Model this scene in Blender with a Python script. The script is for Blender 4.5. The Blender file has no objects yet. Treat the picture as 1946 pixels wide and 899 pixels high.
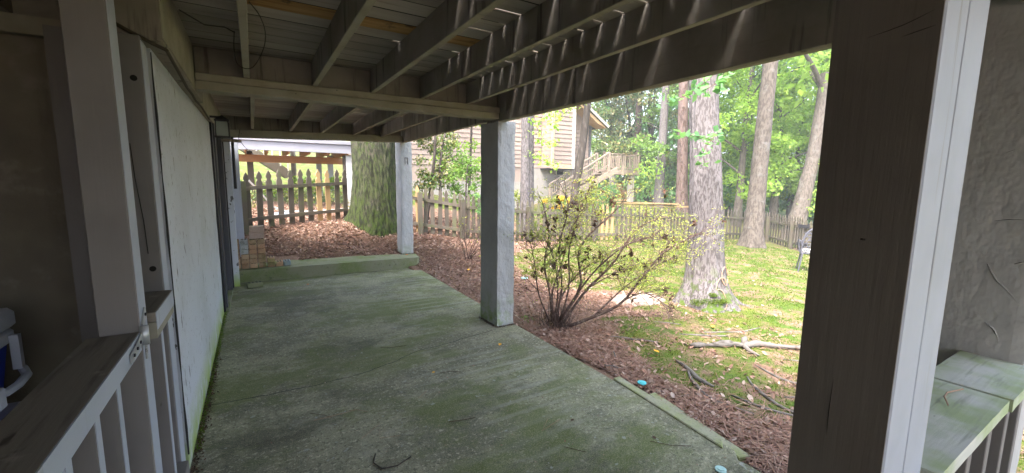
import bpy, bmesh, math, random
import numpy as np
from mathutils import Vector, Matrix, noise
R = math.radians
rng = np.random.default_rng(7)
random.seed(7)
S = bpy.context.scene
COL = S.collection

# ------------------------------------------------------------------ camera
yaw, pitch, roll = 0.549042, 0.129685, 0.011625
f_ = Vector((math.sin(yaw) * math.cos(pitch), math.cos(yaw) * math.cos(pitch), -math.sin(pitch)))
r_ = Vector((math.cos(yaw), -math.sin(yaw), 0))
u_ = r_.cross(f_)
r2 = r_ * math.cos(roll) + u_ * math.sin(roll)
u2 = -r_ * math.sin(roll) + u_ * math.cos(roll)
cd = bpy.data.cameras.new('camera'); cam = bpy.data.objects.new('camera', cd); COL.objects.link(cam)
cd.sensor_width = 36; cd.lens = 798.34 / 1946 * 36; cd.clip_start = 0.05; cd.clip_end = 1000
cam.matrix_world = Matrix(((r2.x, u2.x, -f_.x, 0), (r2.y, u2.y, -f_.y, 0), (r2.z, u2.z, -f_.z, 1.6), (0, 0, 0, 1)))
S.camera = cam

# ------------------------------------------------------------------ light
SUN_EL, SUN_AZ = R(56), R(238)          # azimuth clockwise from +Y
w = bpy.data.worlds.new('World'); S.world = w; w.use_nodes = True
nt = w.node_tree; bg = nt.nodes['Background']
sky = nt.nodes.new('ShaderNodeTexSky'); sky.sky_type = 'NISHITA'; sky.sun_disc = False
sky.sun_elevation = SUN_EL; sky.sun_rotation = SUN_AZ; sky.air_density = 1.2; sky.dust_density = 5; sky.ozone_density = 1
hs = nt.nodes.new('ShaderNodeHueSaturation'); hs.inputs['Saturation'].default_value = 0.8
nt.links.new(sky.outputs[0], hs.inputs['Color']); nt.links.new(hs.outputs[0], bg.inputs['Color'])
bg.inputs['Strength'].default_value = 0.15
sd = bpy.data.lights.new('sun', 'SUN'); sun = bpy.data.objects.new('sun', sd); COL.objects.link(sun)
sd.energy = 1.5; sd.angle = R(12); sd.color = (1, 0.96, 0.9)
sdir = Vector((math.sin(SUN_AZ) * math.cos(SUN_EL), math.cos(SUN_AZ) * math.cos(SUN_EL), math.sin(SUN_EL)))
sun.rotation_euler = sdir.to_track_quat('Z', 'Y').to_euler()
S.view_settings.view_transform = 'Standard'; S.view_settings.look = 'None'
S.view_settings.exposure = 2.9; S.view_settings.gamma = 1.0
S.cycles.max_bounces = 8; S.cycles.diffuse_bounces = 5; S.cycles.transparent_max_bounces = 4
S.cycles.use_denoising = True

# ------------------------------------------------------------------ materials
def L(kind='noise', scale=5, st=(1, 1, 1), lo=.45, hi=.6, col=(0, 0, 0), det=4, rough=.6, zf=None, rot=None, k=1.0, off=0.0):
    return dict(kind=kind, scale=scale, st=st, lo=lo, hi=hi, col=col, det=det, rough=rough, zf=zf, rot=rot, k=k, off=off)

def mat(name, base, layers=(), rough=.85, bump=(), rand=0.0, island=None, trans=None, spec=.3, vcol=None, metal=0.0):
    m = bpy.data.materials.new(name); m.use_nodes = True
    t = m.node_tree; N = t.nodes; K = t.links
    b = N['Principled BSDF']; b.inputs['Roughness'].default_value = rough
    b.inputs['Specular IOR Level'].default_value = spec; b.inputs['Metallic'].default_value = metal
    geo = N.new('ShaderNodeNewGeometry')
    sep = N.new('ShaderNodeSeparateXYZ'); K.new(geo.outputs['Position'], sep.inputs[0])
    def coords(st, rot, off):
        mp = N.new('ShaderNodeMapping'); K.new(geo.outputs['Position'], mp.inputs['Vector'])
        mp.inputs['Scale'].default_value = st
        mp.inputs['Location'].default_value = (off, off * 1.7, off * .6)
        if rot: mp.inputs['Rotation'].default_value = rot
        return mp.outputs[0]
    def tex(d):
        c = coords(d['st'], d['rot'], d['off'])
        if d['kind'] == 'noise':
            n = N.new('ShaderNodeTexNoise'); n.inputs['Scale'].default_value = d['scale']
            n.inputs['Detail'].default_value = d['det']; n.inputs['Roughness'].default_value = d['rough']
            K.new(c, n.inputs['Vector']); return n.outputs['Fac']
        if d['kind'] == 'vor':
            n = N.new('ShaderNodeTexVoronoi'); n.inputs['Scale'].default_value = d['scale']
            K.new(c, n.inputs['Vector']); return n.outputs['Distance']
        if d['kind'] == 'crack':
            nz = N.new('ShaderNodeTexNoise'); nz.inputs['Scale'].default_value = d['scale'] * 1.5; K.new(c, nz.inputs['Vector'])
            mx = N.new('ShaderNodeMixRGB'); mx.inputs[0].default_value = .35; K.new(c, mx.inputs[1]); K.new(nz.outputs['Color'], mx.inputs[2])
            n = N.new('ShaderNodeTexVoronoi'); n.feature = 'DISTANCE_TO_EDGE'; n.inputs['Scale'].default_value = d['scale']
            K.new(mx.outputs[0], n.inputs['Vector']); return n.outputs['Distance']
        if d['kind'].startswith('wave'):
            n = N.new('ShaderNodeTexWave'); n.inputs['Scale'].default_value = d['scale']; n.bands_direction = 'Y'
            n.inputs['Distortion'].default_value = 1.6 if d['kind'] == 'wave2' else 3.5; n.inputs['Detail'].default_value = 3; n.inputs['Detail Scale'].default_value = 1.2
            K.new(c, n.inputs['Vector']); return n.outputs['Fac']
    def ramp(sock, lo, hi):
        mr = N.new('ShaderNodeMapRange'); mr.inputs['From Min'].default_value = lo; mr.inputs['From Max'].default_value = hi
        mr.interpolation_type = 'SMOOTHSTEP'; K.new(sock, mr.inputs['Value']); return mr.outputs[0]
    def mul(a, bb):
        q = N.new('ShaderNodeMath'); q.operation = 'MULTIPLY'; K.new(a, q.inputs[0])
        if isinstance(bb, float): q.inputs[1].default_value = bb
        else: K.new(bb, q.inputs[1])
        return q.outputs[0]
    if island:
        cr = N.new('ShaderNodeValToRGB'); e = cr.color_ramp.elements
        K.new(geo.outputs['Random Per Island'], cr.inputs[0])
        e[0].color = (*island[0], 1); e[1].color = (*island[-1], 1)
        for i, c in enumerate(island[1:-1]):
            el = e.new((i + 1) / (len(island) - 1)); el.color = (*c, 1)
        cur = cr.outputs[0]
    else:
        rgb = N.new('ShaderNodeRGB'); rgb.outputs[0].default_value = (*base, 1); cur = rgb.outputs[0]
    def mix(fac, a, col):
        q = N.new('ShaderNodeMixRGB'); K.new(fac, q.inputs[0]); K.new(a, q.inputs[1])
        if isinstance(col, tuple): q.inputs[2].default_value = (*col, 1)
        else: K.new(col, q.inputs[2])
        return q.outputs[0]
    if vcol:   # second ground cover chosen by a mask stored on the mesh
        at = N.new('ShaderNodeAttribute'); at.attribute_name = 'cover'
        n = N.new('ShaderNodeTexNoise'); n.inputs['Scale'].default_value = 3.2; n.inputs['Detail'].default_value = 6; n.inputs['Roughness'].default_value = .7
        K.new(geo.outputs['Position'], n.inputs['Vector'])
        a = N.new('ShaderNodeMath'); a.operation = 'ADD'; K.new(at.outputs['Fac'], a.inputs[0]); K.new(n.outputs['Fac'], a.inputs[1])
        fac = ramp(a.outputs[0], .93, 1.12)
        g = N.new('ShaderNodeTexNoise'); g.inputs['Scale'].default_value = 2.2; g.inputs['Detail'].default_value = 5; K.new(geo.outputs['Position'], g.inputs['Vector'])
        cr = N.new('ShaderNodeValToRGB'); K.new(g.outputs['Fac'], cr.inputs[0]); e = cr.color_ramp.elements
        e[0].position = .3; e[0].color = (*vcol[0], 1); e[1].position = .7; e[1].color = (*vcol[1], 1)
        fine = N.new('ShaderNodeTexNoise'); fine.inputs['Scale'].default_value = 60; fine.inputs['Detail'].default_value = 3; K.new(geo.outputs['Position'], fine.inputs['Vector'])
        mossc = mix(mul(ramp(fine.outputs['Fac'], .45, .7), .45), cr.outputs[0], vcol[2])
    for d in layers:
        fac = ramp(tex(d), d['lo'], d['hi']) if d['lo'] < d['hi'] else None
        if fac is None:
            fac = ramp(tex(d), d['hi'], d['lo'])
            q = N.new('ShaderNodeMath'); q.operation = 'SUBTRACT'; q.inputs[0].default_value = 1; K.new(fac, q.inputs[1]); fac = q.outputs[0]
        if d['k'] != 1.0: fac = mul(fac, float(d['k']))
        if d['kind'] == 'wave2':   # only near the open edge, in patches
            q = N.new('ShaderNodeMapRange'); q.inputs['From Min'].default_value = .3; q.inputs['From Max'].default_value = 2.0; K.new(sep.outputs[0], q.inputs['Value']); fac = mul(fac, q.outputs[0])
            nn = tex(L(scale=.9, lo=.4, hi=.6, off=12)); fac = mul(fac, ramp(nn, .42, .6))
        if d['zf']:
            z0, z1 = d['zf']; q = N.new('ShaderNodeMapRange'); q.inputs['From Min'].default_value = z0; q.inputs['From Max'].default_value = z1
            q.inputs['To Min'].default_value = 1; q.inputs['To Max'].default_value = 0; K.new(sep.outputs[2], q.inputs['Value'])
            fac = mul(fac, q.outputs[0])
        cur = mix(fac, cur, d['col'])
    if vcol:
        q = N.new('ShaderNodeMixRGB'); K.new(fac0 := ramp(a.outputs[0], .93, 1.12), q.inputs[0]); K.new(cur, q.inputs[1]); K.new(mossc, q.inputs[2]); cur = q.outputs[0]
    if rand:
        oi = N.new('ShaderNodeObjectInfo'); mr = N.new('ShaderNodeMapRange')
        mr.inputs['To Min'].default_value = 1 - rand; mr.inputs['To Max'].default_value = 1 + rand
        K.new(oi.outputs['Random'], mr.inputs['Value'])
        q = N.new('ShaderNodeVectorMath'); q.operation = 'SCALE'; K.new(cur, q.inputs[0]); K.new(mr.outputs[0], q.inputs['Scale']); cur = q.outputs[0]
    K.new(cur, b.inputs['Base Color'])
    prev = None
    for (sc, stre, dist, st, kind) in bump:
        d = L(kind, sc, st, det=6, rough=.65); s = tex(d)
        if kind == 'crack': s = ramp(s, 0, .06)
        bn = N.new('ShaderNodeBump'); bn.inputs['Strength'].default_value = stre; bn.inputs['Distance'].default_value = dist
        K.new(s, bn.inputs['Height'])
        if prev: K.new(prev, bn.inputs['Normal'])
        prev = bn.outputs[0]
    if prev: K.new(prev, b.inputs['Normal'])
    if trans:
        out = N['Material Output']; tr = N.new('ShaderNodeBsdfTranslucent'); ms = N.new('ShaderNodeMixShader'); ms.inputs[0].default_value = trans
        q = N.new('ShaderNodeVectorMath'); q.operation = 'MULTIPLY'; K.new(cur, q.inputs[0]); q.inputs[1].default_value = (1.5, 1.45, .9)
        K.new(q.outputs[0], tr.inputs['Color']); K.new(b.outputs[0], ms.inputs[1]); K.new(tr.outputs[0], ms.inputs[2]); K.new(ms.outputs[0], out.inputs['Surface'])
    return m

M = {}
TAUPE = (.235, .212, .19)
stainsY = [L(scale=3, st=(1, 1, 1), lo=.35, hi=.75, col=(.14, .12, .095), k=.7), L(scale=14, st=(1, 1, .08), lo=.56, hi=.70, col=(.05, .042, .035), k=.85), L(scale=40, st=(1, .1, 1), lo=.55, hi=.8, col=(.16, .14, .11), k=.5)]
M['joist'] = mat('taupe_paint_joists', TAUPE, stainsY, bump=[(50, .25, .004, (1, .06, 1), 'noise')], rand=.08)
M['board'] = mat('taupe_paint_deck_boards', (.36, .32, .275), [L(scale=6, st=(.2, 1, 1), lo=.4, hi=.75, col=(.23, .2, .165), k=.8), L(scale=30, st=(.08, 1, 1), lo=.55, hi=.75, col=(.12, .1, .08), k=.5), L(scale=5, lo=.6, hi=.7, col=(.30, .27, .23), k=.4)], bump=[(60, .3, .003, (.06, 1, 1), 'noise')], rand=.25)
M['fresh_board'] = mat('bare_yellow_pine', (.42, .26, .1), [L(scale=25, st=(.05, 1, 1), lo=.4, hi=.65, col=(.22, .11, .035), k=.8), L(scale=5, lo=.58, hi=.68, col=(.07, .045, .03), k=.8)], bump=[(60, .3, .003, (.06, 1, 1), 'noise')])
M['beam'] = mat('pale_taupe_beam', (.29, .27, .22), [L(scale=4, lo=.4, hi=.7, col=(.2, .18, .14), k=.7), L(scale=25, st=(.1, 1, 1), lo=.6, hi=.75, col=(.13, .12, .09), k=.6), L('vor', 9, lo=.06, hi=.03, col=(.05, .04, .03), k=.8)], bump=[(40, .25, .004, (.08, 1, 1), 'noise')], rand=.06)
M['post'] = mat('taupe_grey_post_paint', (.175, .16, .158), [L(scale=2.2, lo=.4, hi=.7, col=(.13, .12, .115), k=.6), L(scale=30, st=(1, 1, .04), lo=.6, hi=.72, col=(.2, .18, .16), k=.5), L(scale=9, st=(1, 1, .3), lo=.67, hi=.7, col=(.07, .06, .05), k=.7)], bump=[(45, .25, .004, (1, 1, .05), 'noise')], rough=.7)
M['shaded_inner'] = mat('post_inner_shade_tone', (.17, .145, .125), [L(scale=2.2, lo=.4, hi=.7, col=(.12, .10, .085), k=.7), L(scale=30, st=(1, 1, .04), lo=.6, hi=.72, col=(.085, .075, .065), k=.6), L(scale=7, st=(1, 1, .35), lo=.68, hi=.70, col=(.03, .025, .02), k=.8)], bump=[(45, .5, .004, (1, 1, .05), 'noise')], rough=.6)  # shade on the post's house side put into a darker colour
M['pale_lit_paint'] = mat('pale_grey_paint_lit_tone', (.38, .405, .485), [L(scale=3, lo=.45, hi=.7, col=(.30, .32, .38), k=.6), L(scale=22, st=(1, 1, .05), lo=.64, hi=.7, col=(.27, .26, .26), k=.6), L(scale=12, st=(1, 1, .25), lo=.7, hi=.72, col=(.12, .1, .09), k=.8)], bump=[(45, .2, .003, (1, 1, .05), 'noise')], rough=.6)  # sky-lit tone of post and rail faces in the colour; also pale boards
M['stucco'] = mat('rough_grey_stucco', (.40, .40, .41), [L(scale=2.5, lo=.4, hi=.7, col=(.31, .31, .315), k=.6), L(scale=12, lo=.62, hi=.75, col=(.25, .24, .22), k=.5), L(scale=6, lo=.35, hi=.6, col=(.2, .28, .09), zf=(.05, .4))], bump=[(2.2, .9, .07, (1, 1, .6), 'noise'), (8, .3, .02, (1, 1, .4), 'noise'), (70, .2, .004, (1, 1, 1), 'noise')])
M['pillar'] = mat('trowelled_grey_stucco', (.37, .36, .355), [L(scale=2.5, lo=.4, hi=.7, col=(.25, .24, .225), k=.6), L(scale=10, lo=.62, hi=.75, col=(.18, .17, .155), k=.5)], bump=[(1.6, .5, .08, (1, 1, .6), 'noise'), (60, .2, .004, (1, 1, 1), 'noise')])
M['brown_stucco'] = mat('dim_brown_stucco', (.19, .165, .125), [L(scale=1.2, lo=.4, hi=.65, col=(.12, .10, .08), k=.8), L(scale=5, lo=.55, hi=.7, col=(.24, .21, .18), k=.6)], bump=[(3, .5, .02, (1, 1, 1), 'noise'), (40, .4, .005, (1, 1, 1), 'noise')])
M['panel'] = mat('chipped_white_wall_panel', (.52, .545, .61), [L(scale=1.6, lo=.4, hi=.7, col=(.43, .45, .49), k=.7), L(scale=11, st=(1, 1.5, .5), lo=.645, hi=.665, col=(.07, .065, .06), det=6, k=.9), L(scale=26, st=(1, 2.0, .8), lo=.655, hi=.67, col=(.05, .045, .04), k=.9), L(scale=7, lo=.3, hi=.55, col=(.30, .40, .10), zf=(.02, .3))], bump=[(8, .4, .006, (1, 1, .4), 'noise'), (60, .2, .003, (1, 1, 1), 'noise')], rough=.6)
M['door_black'] = mat('black_door_metal', (.012, .012, .018), rough=.35)
M['door_grey'] = mat('grey_door_metal', (.07, .07, .085), [L(scale=8, lo=.5, hi=.7, col=(.08, .08, .08))], rough=.5)
M['concrete'] = mat('mossy_patio_concrete', (.25, .24, .165), [
    L(scale=1.4, lo=.44, hi=.58, col=(.115, .11, .08), k=.85, det=9, rough=.7), L(scale=42, lo=.54, hi=.64, col=(.55, .50, .38), k=.6, det=5), L(scale=38, lo=.54, hi=.64, col=(.06, .058, .045), k=.75, det=5, off=5), L(scale=3, lo=.58, hi=.68, col=(.30, .285, .24), k=.5, off=7),
    L(scale=.9, st=(1, 1.2, 1), lo=.52, hi=.62, col=(.06, .058, .04), k=.75, det=9, rough=.7, off=21), L('wave', .62, (.2, 3.4, 1), .2, .95, (.10, .10, .065), k=.2), L(scale=1.1, st=(.8, 1.2, 1), lo=.45, hi=.60, col=(.10, .122, .032), k=.8, det=10, rough=.75, off=3), L(scale=7, lo=.56, hi=.68, col=(.36, .35, .27), k=.5, det=8, rough=.8, off=17), L(scale=140, lo=.5, hi=.62, col=(.50, .47, .30), k=.28, det=3), L(scale=110, lo=.52, hi=.64, col=(.04, .04, .028), k=.4, det=3, off=31), L(scale=14, lo=.66, hi=.72, col=(.36, .37, .36), k=.55, off=9), L('wave2', .62, (.25, 3.4, 1), .55, 1.0, (.34, .33, .28), k=.42)],
    bump=[(90, .55, .004, (1, 1, 1), 'noise'), (6, .3, .008, (1, 1, 1), 'noise')])
M['step'] = mat('green_algae_concrete', (.20, .20, .13), [L(scale=3, lo=.4, hi=.65, col=(.12, .155, .045), k=.85, det=9), L(scale=80, lo=.5, hi=.7, col=(.23, .23, .18), k=.5), L(scale=20, lo=.6, hi=.7, col=(.05, .06, .03), k=.6)], bump=[(60, .6, .006, (1, 1, 1), 'noise'), (8, .4, .01, (1, 1, 1), 'noise')])
M['edging'] = mat('weathered_mossy_edging', (.29, .28, .2), [L(scale=5, lo=.4, hi=.65, col=(.22, .25, .09), k=.8), L(scale=50, lo=.5, hi=.7, col=(.14, .13, .1), k=.6)], bump=[(40, .5, .005, (1, 1, 1), 'noise')])
M['crack'] = mat('dirt_filled_crack', (.02, .02, .015))
M['dirtline'] = mat('dark_perished_caulk', (.035, .035, .035))
M['sill'] = mat('algae_stained_handrail', (.50, .50, .46), [L(scale=4, st=(1, 1, 1), lo=.35, hi=.62, col=(.29, .36, .17), k=.85), L(scale=50, st=(.08, 1, 1), lo=.55, hi=.7, col=(.24, .25, .2), k=.6), L(scale=16, st=(.4, 1, 1), lo=.69, hi=.72, col=(.05, .05, .03))], bump=[(45, .5, .004, (.07, 1, 1), 'noise')])
M['brown_rail'] = mat('worn_brown_handrail', (.17, .145, .12), [L(scale=30, st=(1, .08, 1), lo=.5, hi=.7, col=(.09, .075, .06), k=.8), L(scale=9, st=(1, .3, 1), lo=.62, hi=.68, col=(.05, .04, .03)), L(scale=7, lo=.62, hi=.7, col=(.26, .23, .2), k=.6)], bump=[(45, .5, .004, (1, .07, 1), 'noise')])
M['metal'] = mat('painted_hinge_steel', (.42, .43, .45), [L(scale=30, lo=.55, hi=.7, col=(.12, .1, .09))], rough=.4, metal=.5)
M['dark_metal'] = mat('dark_iron', (.035, .033, .04), rough=.45, metal=.4)
M['bolt'] = mat('dark_bolt_hole', (.006, .005, .004))
M['glass'] = mat('frosted_lantern_glass', (.26, .29, .27), rough=.15, spec=.6)
M['brick'] = mat('mossy_old_brick', (.34, .20, .12), [L(scale=6, lo=.4, hi=.65, col=(.42, .31, .19), k=.8), L(scale=4, lo=.52, hi=.66, col=(.15, .17, .06), k=.85, off=4), L(scale=60, lo=.55, hi=.7, col=(.12, .08, .06), k=.6)], bump=[(50, .6, .004, (1, 1, 1), 'noise')], rand=.28)
M['grey_brick'] = mat('grey_brick', (.33, .34, .33), [L(scale=30, lo=.5, hi=.7, col=(.2, .2, .18))], bump=[(50, .6, .004, (1, 1, 1), 'noise')], rand=.1)
M['blue_brick'] = mat('blue_grey_brick', (.20, .26, .27), [L(scale=30, lo=.5, hi=.7, col=(.3, .28, .22))], bump=[(50, .6, .004, (1, 1, 1), 'noise')])
M['paver'] = mat('tan_split_face_paver', (.42, .31, .26), [L(scale=70, lo=.5, hi=.7, col=(.28, .2, .16), k=.6)], bump=[(40, .7, .006, (1, 1, 1), 'noise')])
M['picket'] = mat('weathered_grey_brown_picket', (.105, .088, .07), [L(scale=25, st=(1, 1, .06), lo=.5, hi=.7, col=(.08, .062, .046), k=.8), L(scale=3, lo=.5, hi=.66, col=(.10, .11, .05), k=.6)], bump=[(40, .4, .004, (1, 1, .06), 'noise')], rand=.25)
M['new_picket'] = mat('fresh_pine_picket', (.42, .28, .14), [L(scale=25, st=(1, 1, .06), lo=.5, hi=.7, col=(.4, .27, .13), k=.6)], rand=.08)
M['far_deck'] = mat('weathered_tan_deck_timber', (.27, .215, .18), [L(scale=10, lo=.5, hi=.7, col=(.2, .155, .13), k=.6)], rand=.12)
M['siding'] = mat('dusty_pink_clapboard', (.29, .225, .205), [L(scale=2, st=(.4, 1, 1), lo=.4, hi=.7, col=(.25, .185, .17), k=.7), L(scale=12, st=(.1, 1, 1), lo=.6, hi=.75, col=(.33, .24, .22), k=.5)], rand=.07)
M['trim_white'] = mat('white_house_trim', (.5, .47, .43)); M['trim_cream'] = mat('cream_house_trim', (.5, .4, .26))
M['roof'] = mat('dark_shingle_roof', (.08, .08, .09), [L(scale=14, lo=.5, hi=.6, col=(.14, .13, .13))])
M['soffit'] = mat('tan_soffit', (.45, .3, .18))
M['far_stucco'] = mat('pale_grey_foundation', (.29, .265, .255), [L(scale=3, lo=.45, hi=.7, col=(.36, .33, .31), k=.6)], bump=[(30, .4, .01, (1, 1, 1), 'noise')])
M['white_beam'] = mat('white_painted_fascia', (.25, .25, .29), [L(scale=5, st=(.3, 1, 1), lo=.5, hi=.7, col=(.21, .21, .24), k=.6)], rough=.6)
M['orange_wood'] = mat('new_orange_pine_framing', (.36, .20, .10), [L(scale=12, st=(.1, 1, 1), lo=.45, hi=.65, col=(.36, .17, .06), k=.7)])
M['moss_bark'] = mat('moss_covered_oak_bark', (.06, .052, .04), [L(scale=14, st=(1, 1, .35), lo=.58, hi=.72, col=(.16, .15, .13), k=.7), L(scale=13, st=(1, 1, .55), lo=.44, hi=.60, col=(.034, .052, .009), k=.95, det=8, rough=.75), L(scale=4, lo=.3, hi=.55, col=(.042, .068, .010), zf=(.4, 2.5), off=3), L(scale=24, st=(1, 1, .3), lo=.55, hi=.42, col=(.014, .016, .008), k=.9)], bump=[(18, 1, .03, (1, 1, .3), 'noise'), (60, .8, .01, (1, 1, .5), 'noise')])
M['grey_bark'] = mat('lichen_grey_oak_bark', (.135, .12, .122), [L(scale=3, lo=.45, hi=.65, col=(.19, .17, .18), k=.6), L(scale=42, st=(1, 1, .3), lo=.54, hi=.42, col=(.05, .042, .04), k=.8, det=6), L(scale=9, lo=.50, hi=.58, col=(.07, .11, .016), zf=(-.1, .55), det=7)], bump=[(16, 1, .03, (1, 1, .22), 'noise'), (60, .6, .008, (1, 1, .5), 'noise')])
M['brown_bark'] = mat('brown_tree_bark', (.115, .095, .082), [L(scale=20, st=(1, 1, .3), lo=.55, hi=.42, col=(.05, .04, .033), k=.8), L(scale=3, st=(1, 1, 2), lo=.55, hi=.7, col=(.17, .165, .16), k=.5)], bump=[(16, .9, .03, (1, 1, .3), 'noise')])
M['pine_bark'] = mat('reddish_plated_pine_bark', (.15, .10, .092), [L('crack', 5, (1, 1, .35), lo=.10, hi=.02, col=(.09, .05, .04), k=.9), L(scale=8, lo=.5, hi=.7, col=(.2, .16, .155), k=.6)], bump=[(5, 1, .03, (1, 1, .35), 'crack')])
M['dark_bark'] = mat('dark_wet_bark', (.045, .036, .03), [L(scale=12, st=(1, 1, .3), lo=.5, hi=.65, col=(.12, .10, .09), k=.6)], bump=[(16, .9, .03, (1, 1, .3), 'noise')])
GL = [(.14, .24, .04), (.23, .37, .06), (.31, .46, .10), (.19, .33, .055), (.38, .50, .12)]
M['leaf_bright'] = mat('bright_yellow_green_leaves', (0, 0, 0), island=GL, rough=.5, trans=.55)
M['leaf_mid'] = mat('mid_green_leaves', (0, 0, 0), island=[(.09, .17, .035), (.15, .27, .06), (.23, .36, .09), (.12, .21, .045)], rough=.45, trans=.4)
M['leaf_dark'] = mat('glossy_dark_leaves', (0, 0, 0), island=[(.05, .09, .025), (.09, .16, .035), (.17, .24, .07), (.3, .24, .1), (.06, .11, .035)], rough=.35, trans=.3, spec=.5)
M['leaf_cool'] = mat('cool_green_leaves', (0, 0, 0), island=[(.08, .18, .08), (.13, .28, .11), (.2, .38, .16), (.1, .2, .08)], rough=.45, trans=.45)
M['leaf_azalea'] = mat('pale_yellow_green_azalea_leaves', (0, 0, 0), island=[(.30, .36, .06), (.42, .46, .10), (.22, .28, .05), (.40, .38, .15)], rough=.5, trans=.35)
M['leaf_dead'] = mat('shrivelled_brown_leaves', (0, 0, 0), island=[(.035, .02, .014), (.07, .04, .025), (.12, .06, .035)], rough=.8)
M['stem'] = mat('azalea_stem', (.095, .06, .05), [L(scale=30, lo=.5, hi=.7, col=(.24, .19, .16))])
M['litter'] = mat('dry_leaf_litter', (0, 0, 0), island=[(.25, .13, .09), (.36, .24, .185), (.12, .06, .045), (.42, .31, .26), (.29, .15, .105), (.46, .36, .31), (.21, .125, .09), (.11, .06, .042)], rough=.75, trans=.1)
M['needles'] = mat('red_brown_pine_needles', (0, 0, 0), island=[(.22, .11, .08), (.32, .18, .13), (.14, .07, .05), (.42, .28, .21)], rough=.8)
M['ground'] = mat('yard_ground', (.21, .125, .088), [L(scale=2.5, lo=.4, hi=.65, col=(.14, .08, .055), k=.8), L(scale=30, lo=.5, hi=.68, col=(.38, .26, .2), k=.7, det=6), L(scale=70, lo=.55, hi=.68, col=(.08, .045, .03), k=.8)],
                  bump=[(22, .9, .03, (1, 1, 1), 'noise'), (90, .6, .008, (1, 1, 1), 'noise')], vcol=((.05, .105, .005), (.125, .135, .022), (.045, .06, .012)))
M['grass'] = mat('moss_tufts', (0, 0, 0), island=[(.06, .125, .007), (.09, .155, .012), (.13, .165, .025), (.04, .085, .006)], rough=.7, trans=.3)
M['sand'] = mat('bare_pale_sand', (.33, .25, .215), [L(scale=9, lo=.46, hi=.66, col=(.21, .14, .105), k=.8, det=8)], bump=[(30, .4, .01, (1, 1, 1), 'noise')])
M['deadwood'] = mat('bleached_grey_deadwood', (.15, .135, .125), [L(scale=30, st=(.3, .3, 1), lo=.5, hi=.66, col=(.06, .05, .042), k=.8)], bump=[(40, .7, .006, (1, 1, 1), 'noise')])
M['twig'] = mat('dark_twig', (.09, .055, .035)); M['pale_twig'] = mat('pale_straw_twig', (.34, .22, .15))
M['plastic_blue'] = mat('blue_cooler_plastic', (.008, .03, .32), rough=.4, spec=.5)
M['plastic_white'] = mat('white_cooler_plastic', (.45, .47, .53), rough=.4, spec=.5)
M['disc'] = mat('turquoise_plastic', (.10, .50, .55), rough=.5); M['disc_pale'] = mat('pale_aqua_plastic', (.42, .62, .62), rough=.5)
M['yellow_leaf'] = mat('fallen_yellow_leaf', (.75, .38, .04), [L(scale=60, lo=.5, hi=.7, col=(.6, .2, .03), k=.5)]); M['orange_leaf'] = mat('fallen_orange_leaf', (.55, .16, .04))
M['chair'] = mat('grey_cast_metal_chair', (.11, .11, .14), rough=.45, metal=.3); M['cushion'] = mat('pale_cushion', (.6, .57, .52))
M['cable'] = mat('brown_cable', (.05, .04, .03)); M['pipe'] = mat('white_pipe', (.6, .6, .58)); M['bin'] = mat('bluish_tarp', (.2, .26, .34)); M['table'] = mat('lavender_grey_plastic_top', (.30, .31, .40), rough=.5)
M['flower_yellow'] = mat('orange_yellow_leaves', (0, 0, 0), island=[(.7, .38, .03), (.75, .5, .06), (.5, .4, .1)], trans=.3)

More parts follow.
